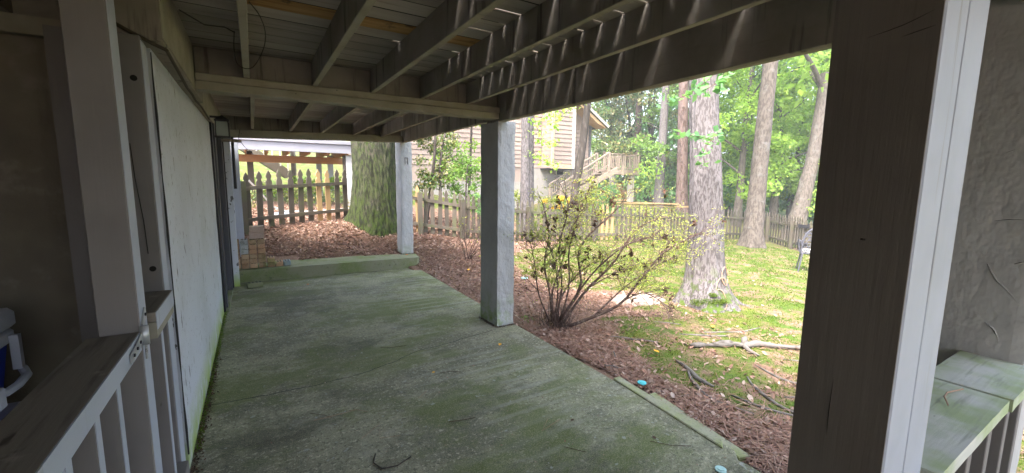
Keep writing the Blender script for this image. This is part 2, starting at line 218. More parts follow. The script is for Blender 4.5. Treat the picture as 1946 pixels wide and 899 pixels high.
# ------------------------------------------------------------------ mesh builder
class MB:
    def __init__(s): s.v = []; s.f = []; s.n = 0
    def add(s, v, f):
        s.v.extend([tuple(map(float, p)) for p in v]); s.f.extend([tuple(i + s.n for i in q) for q in f]); s.n = len(s.v); return s
    def box(s, lo, hi):
        x0, y0, z0 = lo; x1, y1, z1 = hi
        return s.add([(x0, y0, z0), (x1, y0, z0), (x1, y1, z0), (x0, y1, z0), (x0, y0, z1), (x1, y0, z1), (x1, y1, z1), (x0, y1, z1)],
                     [(0, 3, 2, 1), (4, 5, 6, 7), (0, 1, 5, 4), (1, 2, 6, 5), (2, 3, 7, 6), (3, 0, 4, 7)])
    def bar(s, a, b, wd, ht, up=(0, 0, 1)):     # beam from a to b, wd across, ht along up
        a = Vector(a); b = Vector(b); d = (b - a).normalized(); sd = d.cross(Vector(up)).normalized(); up = sd.cross(d)
        v = []
        for p in (a, b):
            for i, j in ((-1, -1), (1, -1), (1, 1), (-1, 1)): v.append(p + sd * i * wd / 2 + up * j * ht / 2)
        return s.add(v, [(3, 2, 1, 0), (4, 5, 6, 7), (0, 1, 5, 4), (1, 2, 6, 5), (2, 3, 7, 6), (3, 0, 4, 7)])
    def tube(s, pts, rad, seg=8, bumpy=0, cap=True):
        pts = [Vector(p) for p in pts]; base = s.n; v = []; n = len(pts)
        if not hasattr(rad, '__len__'): rad = [rad] * n
        d0 = (pts[1] - pts[0]).normalized(); ref = Vector((1, 0, 0)) if abs(d0.x) < .8 else Vector((0, 1, 0))
        x = d0.cross(ref).normalized()
        for i, p in enumerate(pts):
            d = (pts[min(i + 1, n - 1)] - pts[max(i - 1, 0)]).normalized(); x = (x - d * x.dot(d)).normalized(); y = d.cross(x)
            for k in range(seg):
                a = 2 * math.pi * k / seg; rr = rad[i]
                q = p + (x * math.cos(a) + y * math.sin(a)) * rr
                if bumpy: q += (q - p) * bumpy * (noise.noise(Vector(q) * 6) )
                v.append(q)
        f = [(i * seg + k, i * seg + (k + 1) % seg, (i + 1) * seg + (k + 1) % seg, (i + 1) * seg + k) for i in range(n - 1) for k in range(seg)]
        if cap: f += [tuple(reversed(range(seg))), tuple(range((n - 1) * seg, n * seg))]
        return s.add(v, f)
    def prism(s, poly, ax, t0, t1):   # poly: list of 2D; ax: function (u,v,t)->xyz
        n = len(poly); v = [ax(u, w_, t0) for u, w_ in poly] + [ax(u, w_, t1) for u, w_ in poly]
        return s.add(v, [tuple(range(n)), tuple(reversed(range(n, 2 * n)))] + [(i, i + n, (i + 1) % n + n, (i + 1) % n) for i in range(n)])
    def mesh(s, name):
        me = bpy.data.meshes.new(name); me.from_pydata(s.v, [], s.f); me.update(); return me
    def build(s, name, m, parent=None, smooth=False, bevel=0, fix=True, **kw):
        me = s.mesh(name)
        if bevel or fix:
            bm = bmesh.new(); bm.from_mesh(me)
            if bevel: bmesh.ops.bevel(bm, geom=list(bm.edges), offset=bevel, segments=1, affect='EDGES', profile=.5)
            bmesh.ops.recalc_face_normals(bm, faces=bm.faces[:]); bm.to_mesh(me); bm.free()
        me.materials.append(m)
        if smooth: me.polygons.foreach_set('use_smooth', [True] * len(me.polygons))
        return link(name, me, parent, **kw)

def link(name, me, parent=None, label=None, cat=None, group=None, kind=None, loc=None):
    o = bpy.data.objects.new(name, me); COL.objects.link(o)
    if parent: o.parent = parent
    if loc: o.location = loc
    return tag(o, label, cat, group, kind)
def tag(o, label=None, cat=None, group=None, kind=None):
    if label: o['label'] = label
    if cat: o['category'] = cat
    if group: o['group'] = group
    if kind: o['kind'] = kind
    return o
def thing(name, label, cat, loc=(0, 0, 0), group=None):
    o = link(name, None, None, label, cat, group); o.location = loc; o.empty_display_size = .1
    return o
def rel(o):  # keep children built in world space in place
    bpy.context.view_layer.update()
def off(parent, child):
    child.location = -Vector(parent.location); return child
def part(mb, name, m, parent, **kw):
    o = mb.build(name, m, parent, **kw)
    o.location = -Vector(parent.location) if parent.parent is None else Vector((0, 0, 0))
    return o
def np_mesh(name, V, F, m, parent=None, smooth=False, **kw):
    me = bpy.data.meshes.new(name); V = np.asarray(V, np.float32); F = np.asarray(F, np.int32)
    me.vertices.add(len(V)); me.vertices.foreach_set('co', V.ravel())
    k = F.shape[1]; me.loops.add(F.size); me.loops.foreach_set('vertex_index', F.ravel())
    me.polygons.add(len(F)); me.polygons.foreach_set('loop_start', np.arange(0, F.size, k, dtype=np.int32))
    try: me.polygons.foreach_set('loop_total', np.full(len(F), k, np.int32))
    except Exception: pass
    me.materials.append(m); me.update(calc_edges=True)
    if smooth: me.polygons.foreach_set('use_smooth', [True] * len(F))
    return link(name, me, parent, **kw)
def rough_box(lo, hi, step=.06, amp=.006, seed=0, sc=6):
    """box with a trowelled, uneven surface and slightly worn edges"""
    bm = bmesh.new(); lo = Vector(lo); hi = Vector(hi); d = hi - lo
    bmesh.ops.create_cube(bm, size=1)
    for v in bm.verts: v.co = lo + Vector(((v.co.x + .5) * d.x, (v.co.y + .5) * d.y, (v.co.z + .5) * d.z))
    for ax in range(3):
        n = max(1, int(d[ax] / step))
        for i in range(1, n):
            p = lo.copy(); p[ax] = lo[ax] + d[ax] * i / n; nn = Vector((0, 0, 0)); nn[ax] = 1
            bmesh.ops.bisect_plane(bm, geom=bm.verts[:] + bm.edges[:] + bm.faces[:], plane_co=p, plane_no=nn)
    bm.normal_update()
    for v in bm.verts:
        k = amp * (noise.noise(v.co * sc + Vector((seed, 0, 0))) + .6 * noise.noise(v.co * sc * 3.1))
        edge = sum(1 for ax in range(3) if min(abs(v.co[ax] - lo[ax]), abs(v.co[ax] - hi[ax])) < 1e-4)
        v.co += v.normal * (k - (amp * .9 if edge > 1 else 0))
    mb = MB(); bm.verts.index_update(); mb.add([v.co[:] for v in bm.verts], [tuple(v.index for v in f.verts) for f in bm.faces]); bm.free()
    return mb

def path_interp(pts, n):
    pts = [np.array(p, float) for p in pts]; out = []
    ts = np.linspace(0, len(pts) - 1, n)
    for t in ts:
        i = min(int(t), len(pts) - 2); u = t - i; p0 = pts[max(i - 1, 0)]; p1, p2 = pts[i], pts[i + 1]; p3 = pts[min(i + 2, len(pts) - 1)]
        out.append(.5 * ((2 * p1) + (-p0 + p2) * u + (2 * p0 - 5 * p1 + 4 * p2 - p3) * u * u + (-p0 + 3 * p1 - 3 * p2 + p3) * u ** 3))
    return np.array(out)

# ------------------------------------------------------------------ terrain
CP = np.array([(2.6,1,-.045),(2.6,2.5,-.045),(2.6,4,-.045),(2.75,7.3,.02),(2.9,8.0,.18),(0,8.2,.19),(1.2,8.15,.19),(2.3,8.3,.22),(0,9.45,.62),(1.65,10.0,.68),(2.2,8.9,.46),(3.12,9,.45),(3.6,8.93,.34),(4.2,8.8,.24),(6.1,9.27,.04),(7,9.1,0),(9.5,8.75,-.11),
 (12,8.9,-.29),(14.2,8.45,-.32),(16,8.3,-.45),(15.1,6.9,-.49),(10.3,4.6,-.3),(5.5,3.5,-.12),(13.1,7.1,-.3),(3.7,2.5,-.08),(4.7,2,-.1),(3,-2,-.12),(8,-3,-.35),(14,-2,-.6),(3.4,7.2,.12),(3.7,5.7,-.02),(7,6,-.1),(3.0,5.5,-.03),
 (0,14,1.15),(2.5,14,1.05),(0,20,2.3),(5,16,1.2),(-6,14,1.4),(-6,22,2.6),(11.2,16.8,.4),(12.3,16.0,.9),(14,15.3,.8),(8,13,.45),(18,16.5,.45),(20,15,.1),(16,12,-.1),(20,9,-.5),(25,10,-.6),(30,15,-.4),(25,22,.6),(12,30,2.5),(0,35,4),(30,30,1.5),
 (45,20,0),(45,0,-1.2),(20,-10,-1),(3,-12,-.3),(-15,10,.8),(-15,-10,0),(-3,-6,-.1),(4.2,3.8,-.1)], float)
def _tps(r2): return np.where(r2 > 1e-9, r2 * np.log(np.maximum(r2, 1e-9)), 0)
_n = len(CP); _A = np.zeros((_n + 3, _n + 3))
_A[:_n, :_n] = _tps(((CP[:, None, :2] - CP[None, :, :2]) ** 2).sum(2)) + np.eye(_n) * .3
_A[:_n, _n] = 1; _A[:_n, _n + 1:] = CP[:, :2]; _A[_n:, :_n] = _A[:_n, _n:].T
_w = np.linalg.solve(_A, np.concatenate([CP[:, 2], [0, 0, 0]]))
def ground_np(P):
    P = np.asarray(P, float); Q = np.clip(P, [-18, -14], [46, 36])
    o = np.zeros(len(Q))
    for i in range(0, len(Q), 20000):
        q = Q[i:i + 20000]; o[i:i + 20000] = _tps(((q[:, None] - CP[None, :, :2]) ** 2).sum(2)) @ _w[:_n] + _w[_n] + q @ _w[_n + 1:]
    x, y = P[:, 0], P[:, 1]
    o = o + .014 * np.sin(x * 3.1 + 1.3 * np.sin(y * 2.3)) * np.sin(y * 2.7 + x) + .008 * np.sin(x * 9 + y * 4) * np.sin(y * 8 - x * 3)
    o += .11 * np.exp(-(((x - 1.5) / .55) ** 2 + ((y - 9.3) / .4) ** 2))      # leaves raked up beside the oak
    inside = (x < 2.3) & (y < 7.9) & (y > -5)
    return np.where(inside, np.minimum(o, -.2), o)
def G(x, y): return float(ground_np([(x, y)])[0])
_bx = [(-20, 3.2), (0, 3.3), (1, 3.1), (2, 2.95), (2.5, 3.05), (3.2, 3.3), (3.8, 3.75), (4.5, 4.2), (5.3, 3.85), (6, 3.85), (7, 4.15), (8, 5.2), (9, 7), (9.8, 8.2), (12, 11)]
def cover_np(P):   # 1 = moss, 0 = leaf litter
    x, y = P[:, 0], P[:, 1]; b = np.interp(y, [q[0] for q in _bx], [q[1] for q in _bx])
    m = .47 + (x - b) * .9
    for cx, cy, rx, ry, k in ((5.35, 3.15, .8, .4, .8), (4.75, 4.25, .75, .35, 1.2), (4.35, 3.55, .5, .3, .6), (4.0, 4.5, .5, .4, .5), (3.3, 2.05, .3, .25, -.3), (3.55, 1.5, .35, .2, -.2), (12.9, 6.6, 1.2, .9, .5), (15, 6.2, 2.2, 1.2, .6), (3.4, 1.2, .8, .8, .12), (8.5, 8.3, 3.5, .35, .45), (7, 5, 1.5, .6, .2), (9, 4, 1.5, .8, .22), (6.3, 6.8, 1.6, .5, .2), (4.9, 1.3, .8, .4, .3), (10.5, 6, 1.5, .6, .25), (3.75, 1.9, .25, .5, .2)):
        m = m - k * np.exp(-(((x - cx) / rx) ** 2 + ((y - cy) / ry) ** 2))
    m = np.where(y > 10, .5 + (x - 7) * .2, m); m = np.where(y > 12.8, .66, m)
    m = m + .10 * np.sin(x * 5.1 + 2 * np.sin(y * 3.7)) * np.sin(y * 4.3 + 1.5 * np.sin(x * 2.9)) + .07 * np.sin(x * 13 + 3 * y) * np.sin(y * 11 - 4 * x)
    return np.clip(m, 0, np.where(y > 12.8, .62, .555))
def axis(a, b, s, far):
    core = list(np.arange(a, b + 1e-6, s)); lo = []; hi = []; d = s; p = a
    while p > -far: d *= 1.22; p -= d; lo.append(p)
    d = s; p = core[-1]
    while p < far: d *= 1.22; p += d; hi.append(p)
    return np.array(lo[::-1] + core + hi)
gx = axis(2.0, 10, .07, 260); gy = axis(-.5, 11, .07, 260)
X, Y = np.meshgrid(gx, gy); P = np.stack([X.ravel(), Y.ravel()], 1); Z = ground_np(P)
nx = len(gx); ny = len(gy); ii = np.arange(nx * ny).reshape(ny, nx)
F = np.stack([ii[:-1, :-1].ravel(), ii[:-1, 1:].ravel(), ii[1:, 1:].ravel(), ii[1:, :-1].ravel()], 1)
gr = np_mesh('ground', np.column_stack([P, Z]), F, M['ground'], smooth=True, kind='structure')
at = gr.data.attributes.new('cover', 'FLOAT', 'POINT'); at.data.foreach_set('value', cover_np(P).astype(np.float32))

# pale sandy bare patch: real mound of sand lying on the ground
def patch(cx, cy, rx, ry, name, m, h=.012, **kw):
    mb = MB(); rings = 7; seg = 28; v = [(cx, cy, G(cx, cy) + h)]
    for i in range(1, rings + 1):
        for k in range(seg):
            a = 2 * math.pi * k / seg; rr = i / rings * (1 + .3 * noise.noise(Vector((math.cos(a) * 1.5 + cx, math.sin(a) * 1.5, 2))))
            x = cx + rx * rr * math.cos(a); y = cy + ry * rr * math.sin(a); v.append((x, y, G(x, y) + h * (1 - (i / rings) ** 2) * 1.6 - .008 * (i == rings)))
    f = [(0, 1 + k, 1 + (k + 1) % seg) for k in range(seg)]
    for i in range(rings - 1):
        f += [(1 + i * seg + k, 1 + (i + 1) * seg + k, 1 + (i + 1) * seg + (k + 1) % seg, 1 + i * seg + (k + 1) % seg) for k in range(seg)]
    mb.add(v, f); return mb.build(name, m, smooth=True, **kw)
patch(4.66, 4.2, .58, .34, 'sand', M['sand'], h=.03, kind='structure')

# ------------------------------------------------------------------ patio, step, edging
mb = MB(); poly = [(-.9, -5), (2.34, -5), (2.34, 1.2), (2.33, 1.24), (2.40, 1.30), (2.42, 2.2), (2.44, 3.9), (2.47, 5.5), (2.5, 7.42), (2.5, 7.9), (-.9, 7.9)]
slab = MB().prism(poly, lambda u, v, t: (u, v, t), -.13, 0).build('patio_slab', M['concrete'], kind='structure', bevel=.006)
MB().box((-4, -5, -.13), (-.905, 4.6, -.004)).build('floor', M['concrete'], kind='structure')
cr = [(-.39, 3.508), (-.25, 3.49), (-.13, 3.484), (.02, 3.462), (.177, 3.46), (.33, 3.45), (.48, 3.465), (.6, 3.47), (.733, 3.493), (.85, 3.54), (.977, 3.569), (1.1, 3.65), (1.269, 3.714), (1.45, 3.72), (1.609, 3.749), (1.78, 3.79), (1.938, 3.815), (2.2, 3.86)]
pts = []
for i in range(len(cr) - 1):
    for k in range(5):
        t = k / 5; pts.append((cr[i][0] + (cr[i + 1][0] - cr[i][0]) * t, cr[i][1] + (cr[i + 1][1] - cr[i][1]) * t + random.uniform(-.006, .006)))
v = []; f = []
for i, (x, y) in enumerate(pts):
    wd = .0035 + .004 * abs(noise.noise(Vector((x * 7, 0, 0)))); v += [(x, y - wd, .0012), (x, y + wd, .0012)]
    if i: f.append((2 * i - 2, 2 * i, 2 * i + 1, 2 * i - 1))
MB().add(v, f).build('crack', M['crack'], slab)
sp = MB().prism([(-.42, 7.60), (2.50, 7.46), (2.56, 7.50), (2.60, 7.86), (1.6, 8.12), (.5, 8.32), (-.42, 8.4)], lambda u, v, t: (u, v, t), -.1, .19)
me = sp.mesh('tmp'); bm = bmesh.new(); bm.from_mesh(me); bmesh.ops.subdivide_edges(bm, edges=bm.edges[:], cuts=9, use_grid_fill=True)
for i in range(1, 40):
    bmesh.ops.bisect_plane(bm, geom=bm.verts[:] + bm.edges[:] + bm.faces[:], plane_co=(-.42 + i * .078, 0, 0), plane_no=(1, 0, 0))
for vv in bm.verts:
    q = vv.co; e = .006 * noise.noise(q * 9); q.z += e
    if q.z > .17: q.y += .008 * noise.noise(q * 14)
me2 = bpy.data.meshes.new('concrete_step'); bm.to_mesh(me2); bm.free(); me2.materials.append(M['step'])
link('concrete_step', me2, label='low green algae covered concrete step across the far end of the patio', cat='step')
e1 = thing('edging_timber', 'shorter mossy inner edging timber flush along the patio edge', 'edging', (2.42, 1.8, -.1), 'timbers edging the patio')
part(MB().add([(2.425, 2.35, -.09), (2.345, 1.345, -.09), (2.425, 1.40, -.09), (2.50, 2.35, -.09), (2.425, 2.35, .012), (2.345, 1.345, .012), (2.425, 1.40, .012), (2.50, 2.35, .012)], [(0, 3, 2, 1), (4, 5, 6, 7), (0, 1, 5, 4), (1, 2, 6, 5), (2, 3, 7, 6), (3, 0, 4, 7)]), 'timber', M['edging'], e1, bevel=.006)
e2 = thing('edging_timber', 'longer grey outer edging timber with a square cut end near the leaves', 'edging', (2.5, 1.6, -.1), 'timbers edging the patio')
part(MB().add([(2.505, 2.05, -.11), (2.37, 1.262, -.11), (2.455, 1.235, -.11), (2.575, 2.05, -.11), (2.505, 2.05, -.01), (2.37, 1.262, -.01), (2.455, 1.235, -.01), (2.575, 2.05, -.01)], [(0, 3, 2, 1), (4, 5, 6, 7), (0, 1, 5, 4), (1, 2, 6, 5), (2, 3, 7, 6), (3, 0, 4, 7)]), 'timber', M['edging'], e2, bevel=.006)

# ------------------------------------------------------------------ columns, posts
RIDGES = [[(.372, 1.483), (.325, 1.49), (.262, 1.49)], [(.40, 1.70), (.34, 1.73), (.28, 1.75)], [(.372, 1.33), (.345, 1.28), (.31, 1.24), (.285, 1.20)], [(.355, 1.12), (.33, 1.10), (.315, 1.06)], [(.31, 1.34), (.27, 1.36)], [(.40, 1.84), (.34, 1.85), (.30, 1.90)]]
c1 = thing('stucco_column', 'grey stucco column at the middle of the patio edge, nearer of the two', 'column', (2.3, 4.1, 0), 'stucco columns under the deck')
part(rough_box((2.205, 3.905, 0), (2.425, 4.315, 2.235), .035, .009, 3), 'column', M['stucco'], c1)
# pillar at the right end of the sill
c2 = thing('stucco_column', 'grey stucco column standing on the mossy step with a square patch near its top', 'column', (2.45, 8.0, .19), 'stucco columns under the deck')
cc2 = part(rough_box((2.365, 7.90, .185), (2.59, 8.24, 2.33), .035, .008, 9), 'column', M['stucco'], c2)
part(MB().box((2.45, 7.885, 2.02), (2.50, 7.9, 2.03)).box((2.50, 7.885, 1.9), (2.508, 7.9, 2.03)).box((2.45, 7.885, 1.9), (2.456, 7.9, 2.03)), 'repair_patch', M['post'], c2)
c3 = thing('stucco_pillar', 'broad grey stucco pillar at the right end of the mossy sill', 'pillar', (2.35, .5, 0))
part(rough_box((2.205, .25, -.1), (2.47, .9, 2.32), .035, .006, 5, 2.5), 'pillar', M['pillar'], c3)
for rp in RIDGES: part(MB().tube(path_interp([(2.2035, a, b) for a, b in rp], 9), [.0005, .0015, .002, .003, .002, .0028, .0015, .001, .0005], 6), 'trowel_ridge', M['pillar'], c3, smooth=True)
p3 = thing('deck_post', 'tall near post of two sandwiched boards, dark inside and pale on its lit side', 'post', (1.07, .33, 0))
part(MB().box((.963, .249, 0), (1.073, .406, 2.2)), 'post_board', M['pale_lit_paint'], p3, bevel=.003)
part(MB().box((1.076, .249, 0), (1.193, .406, 2.2)), 'post_board', M['pale_lit_paint'], p3, bevel=.003)
part(MB().box((.9595, .2515, 0), (.9625, .404, 2.2)), 'inner_shade_face', M['shaded_inner'], p3)  # same paint as the boards; the shade here is painted in

part(MB().tube([(.9592, .32, 1.50), (.9594, .32, 1.503)], .0035, 10), 'knot', M['dark_bark'], p3)
for q_ in ([(.9590, .262, 1.885), (.9590, .30, 1.872), (.9590, .35, 1.864)], [(.9590, .258, 1.86), (.9590, .30, 1.853)], [(.9590, .34, 1.22), (.9590, .3415, 1.15), (.9590, .3405, 1.1)]): part(MB().tube(path_interp(q_, 7), [.0001, .0003, .0005, .0006, .0005, .0003, .0001], 4), 'check_crack', M['bolt'], p3)
p1 = thing('gate_post', 'taupe timber post with the strap hinge at the end of the brown rail', 'post', (-.44, 2.04, 0), 'posts beside the house wall')
part(MB().box((-.505, 1.992, 0), (-.39, 2.042, 2.36)), 'post_board', M['post'], p1, bevel=.003)
part(MB().box((-.505, 2.045, 0), (-.39, 2.10, 2.36)), 'post_board', M['post'], p1, bevel=.003)
for z, m_ in ((0, 0),):
    part(MB().box((-.3895, 1.996, 0), (-.3875, 2.097, 2.3)), 'lit_edge_tone', M['pale_lit_paint'], p1)  # yard-side face in a paler tone: its daylight is painted in
p2 = thing('wall_post', 'taupe timber post with two round bolt holes against the white wall', 'post', (-.46, 2.56, 0), 'posts beside the house wall')
part(MB().box((-.53, 2.513, 0), (-.392, 2.63, 2.22)), 'post', M['post'], p2, bevel=.004)
part(MB().box((-.3915, 2.517, .1), (-.389, 2.627, 2.2)), 'lit_edge_tone', M['pale_lit_paint'], p2)  # paler strip paints the yard light on this side of the post
for z in (2.034, 1.178):
    part(MB().tube([(-.425, 2.5115, z), (-.425, 2.516, z)], .013, 12), 'bolt_hole', M['bolt'], p2)
for pts_ in ([(-.46, 2.5118, 1.75), (-.455, 2.5118, 1.6), (-.44, 2.5118, 1.4), (-.436, 2.5118, 1.25)], [(-.41, 2.5118, .9), (-.42, 2.5118, .6), (-.425, 2.5118, .4)]):
    part(MB().tube(pts_, .0016, 4), 'check_crack', M['bolt'], p2)

# ------------------------------------------------------------------ deck
dk = thing('wooden_deck', 'taupe painted timber deck overhead seen from below with bright gaps between its boards', 'deck', (1, 3, 2.2))
def dpart(mb, name, m, **kw): return part(mb, name, m, dk, **kw)
ZB = 2.552
y = 2.696 - 31 * .1715; fill = MB(); jx1 = (0, .475, .94, 1.39, 1.865, 2.21); jx2 = (.02, .54, 1.0, 1.5, 1.97, 2.3)
while y < 8.1:
    y1 = y + .1605; zb = ZB + random.uniform(-.003, .003); xe = 2.34 + max(0, y - 3.9) * .045
    if abs(y - 2.696) < .02:
        dpart(MB().box((-3.9, y, ZB), (.02, y1, ZB + .03)), 'deck_board', M['board'], bevel=.003)
        dpart(MB().box((.024, y, ZB - .001), (1.42, y1, ZB + .03)), 'deck_board', M['fresh_board'], label='unpainted yellow pine board among the taupe ones', bevel=.003)
        dpart(MB().box((1.424, y, ZB), (xe, y1, ZB + .03)), 'deck_board', M['board'], bevel=.003)
    else:
        dpart(MB().box((-3.9, y, zb), (xe, y1, zb + .03)), 'deck_board', M['board'], bevel=.006)
    # packed dirt and leaves choke most of each gap; daylight comes through where they are missing
    jx = jx1 if y < 3.9 else jx2; x = -3.9; holes = []
    if 1.0 < y < 3.5 or 4.4 < y < 7.4:
        for k, j in enumerate(jx):
            if random.random() < (.9 if k >= 4 else .6 if k == 3 else .3 if k == 2 else .15): ln_ = random.uniform(.03, .10) if random.random() < .4 else random.uniform(.1, .3); holes.append((j - .02 - ln_, j - .012))
    for h0, h1 in sorted(holes):
        if h0 > x: fill.box((x, y1 - .002, ZB + .004), (h0, y1 + .013, ZB + .02)); x = h1
    fill.box((x, y1 - .002, ZB + .004), (xe, y1 + .013, ZB + .02))
    y += .1715
dpart(fill, 'packed_dirt', M['crack'], kind='stuff', fix=False)
JB = 2.36
def joist(a, b):
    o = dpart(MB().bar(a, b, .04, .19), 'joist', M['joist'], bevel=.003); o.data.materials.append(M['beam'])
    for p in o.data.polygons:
        if p.normal.z < -.6: p.material_index = 1  # paler undersides: light bounced off the floor put into the colour
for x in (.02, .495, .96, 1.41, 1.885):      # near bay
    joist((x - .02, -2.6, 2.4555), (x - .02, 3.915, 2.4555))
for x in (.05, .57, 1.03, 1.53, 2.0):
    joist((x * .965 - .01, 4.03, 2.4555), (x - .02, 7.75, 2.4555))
for x in (-.95, -1.42, -1.9, -2.37, -2.84, -3.3):
    dpart(MB().bar((x, -2.6, 2.4555), (x, 3.05, 2.4555), .04, .19), 'joist', M['joist'], bevel=.003)
# mid beam at the first column: header with a pale ledger strip under it
dpart(MB().box((-.318, 3.925, 2.30), (2.20, 3.965, 2.55)), 'header_board', M['joist'], bevel=.003)
dpart(MB().box((-.318, 3.968, 2.30), (2.20, 4.02, 2.55)), 'header_board', M['joist'], bevel=.003)
dpart(MB().add([(-.32, 3.86, 2.235), (2.19, 3.86, 2.235), (2.19, 4.0, 2.235), (-.32, 4.0, 2.235), (-.32, 3.86, 2.298), (2.19, 3.86, 2.298), (2.19, 4.0, 2.298), (-.32, 4.0, 2.298)], [(0, 3, 2, 1), (4, 5, 6, 7), (0, 1, 5, 4), (1, 2, 6, 5), (2, 3, 7, 6), (3, 0, 4, 7)]), 'ledger_strip', M['beam'], bevel=.004)
dpart(MB().box((-.32, 3.885, 2.30), (2.31, 3.922, 2.357)), 'ledger_strip', M['beam'], bevel=.004)
dpart(MB().bar((-.35, 7.80, 2.435), (2.35, 7.80, 2.445), .05, .21), 'header_board', M['joist'], bevel=.003)
dpart(MB().bar((-.35, 7.76, 2.268), (2.36, 7.76, 2.345), .09, .115), 'ledger_strip', M['beam'], bevel=.004)
dpart(MB().bar((2.232, -2.6, 2.385), (2.232, 4.16, 2.385), .045, .33), 'rim_beam', M['joist'], bevel=.004)
dpart(MB().bar((2.28, -2.6, 2.38), (2.28, 4.16, 2.38), .045, .315), 'rim_beam', M['beam'], bevel=.004)
dpart(MB().bar((2.232, 4.163, 2.385), (2.41, 8.1, 2.43), .045, .27), 'rim_beam', M['joist'], bevel=.004)
dpart(MB().bar((2.28, 4.163, 2.385), (2.458, 8.1, 2.43), .045, .26), 'rim_beam', M['beam'], bevel=.004)
dpart(MB().bar((-3.9, .33, 2.28), (2.2, .33, 2.28), .12, .15), 'cross_beam', M['beam'], bevel=.004)
dpart(MB().box((-.53, 2.572, 2.222), (-.322, 4.46, 2.548)), 'wall_beam', M['joist'], bevel=.004)
dpart(MB().box((-.3215, 2.58, 2.24), (-.3185, 3.85, 2.545)), 'wall_beam_face', M['beam'])
dpart(MB().box((-.53, 4.465, 2.24), (-.36, 8.0, 2.548)), 'wall_beam', M['beam'], bevel=.004)
dpart(MB().box((-3.9, 3.05, 2.30), (-.54, 3.09, 2.55)), 'ledger_board', M['joist'])
dpart(MB().box((-3.9, 3.0, 2.27), (-.54, 3.048, 2.355)), 'ledger_strip', M['beam'])

# ------------------------------------------------------------------ house wall
hw = thing('house_wall', 'white chipped wall panels of the house with black sliding door frame, green with algae at the base', 'wall', (-.42, 4.3, 0))
def hp(mb, name, m, **kw): return part(mb, name, m, hw, **kw)
hp(rough_box((-.47, 2.735, -.02), (-.39, 5.93, 2.221), .09, .004, 2, 3), 'wall_panel', M['panel'])
hp(MB().box((-.52, 2.64, 0), (-.41, 2.73, 2.22)), 'corner_gap', M['door_black'])
hp(MB().tube([(-.389, 2.728 + .004 * math.sin(k * 2.3), .1 + k * .15) for k in range(15)], [.004 + .002 * math.sin(k * 1.7) for k in range(15)], 5), 'caulk_seam', M['dirtline'])
hp(MB().box((-.50, 5.93, 0), (-.42, 9.2, 2.24)), 'wall_panel', M['panel'])
hp(MB().box((-.42, 5.94, .01), (-.372, 6.05, 2.23)), 'door_frame', M['door_black'], bevel=.003)
hp(MB().box((-.42, 6.055, .01), (-.355, 6.13, 2.23)), 'door_frame', M['door_grey'], bevel=.003)
hp(MB().box((-.42, 6.14, .04), (-.395, 7.0, 2.23)), 'door_panel', M['door_black'])
hp(MB().box((-.42, 7.0, .04), (-.34, 7.1, 2.23)), 'door_frame', M['door_grey'], bevel=.003)
hp(MB().box((-.42, 7.10, .04), (-.325, 7.16, 2.2)), 'door_frame', M['door_black'], bevel=.003)
hp(MB().box((-.43, 7.36, -.02), (-.262, 7.42, 2.26)), 'corner_board', M['panel'], bevel=.003)
hp(MB().box((-.42, 8.42, .2), (-.19, 8.5, 2.22)), 'corner_board', M['pale_lit_paint'], bevel=.003)
hp(MB().tube([(-.232, 7.45, 2.2), (-.232, 7.45, 1.45)], .02, 10), 'downpipe', M['door_black'])
hp(MB().box((-.4, 5.96, 0), (-.34, 7.34, .035)), 'threshold', M['step'])
# mossy strip and dirt where the wall meets the slab
bw = thing('back_wall', 'dim brown stucco wall in the shadow behind the brown rail', 'wall', (-2.2, 3.2, 0))
part(rough_box((-4, 3.1, -.02), (-.80, 3.25, 2.56), .12, .006, 1, 3), 'wall_face', M['brown_stucco'], bw)
part(MB().box((-.797, 2.9, -.01), (-.532, 3.25, 2.3)), 'corner_return', M['post'], bw)
part(MB().box((-4.1, -2.8, -.02), (-1.0, -2.7, 2.56)), 'unseen_rear_blocker', M['brown_stucco'], bw)  # unseen wall added to cut rear skylight on the left side
part(MB().box((-4.1, -5, -.02), (-4.0, 3.25, 2.56)), 'side_wall', M['brown_stucco'], bw)
# cable stapled along the wall beam
MB().tube([(-.535, 2.565, 2.30), (-.45, 2.56, 2.25), (-.36, 2.563, 2.205), (-.312, 2.6, 2.19), (-.313, 3.0, 2.165), (-.322, 3.4, 2.16), (-.33, 3.75, 2.175), (-.345, 4.1, 2.19), (-.35, 4.6, 2.215), (-.352, 5.4, 2.2)], .008, 6).build('wall_cable', M['cable'], label='dark cable sagging along the top of the white wall', cat='cable')
# wire loop round the first joist
lp = path_interp([(.035, 2.80, 2.545), (.085, 2.95, 2.53), (.115, 3.15, 2.50), (.105, 3.35, 2.45), (.05, 3.5, 2.37), (0, 3.54, 2.352), (-.05, 3.5, 2.37), (-.06, 3.42, 2.44), (-.05, 3.3, 2.52)], 30)
MB().tube(lp, .003, 5).build('wire_loop', M['cable'], label='thin wire loop hanging round the leftmost ceiling joist', cat='wire')
MB().tube([(-.3, 3.1, 2.53), (-.2, 3.25, 2.515), (-.1, 3.3, 2.535), (-.05, 3.4, 2.54)], .004, 5).build('ceiling_cable', M['cable'], label='thin cable stapled under the deck boards near the house wall', cat='cable')

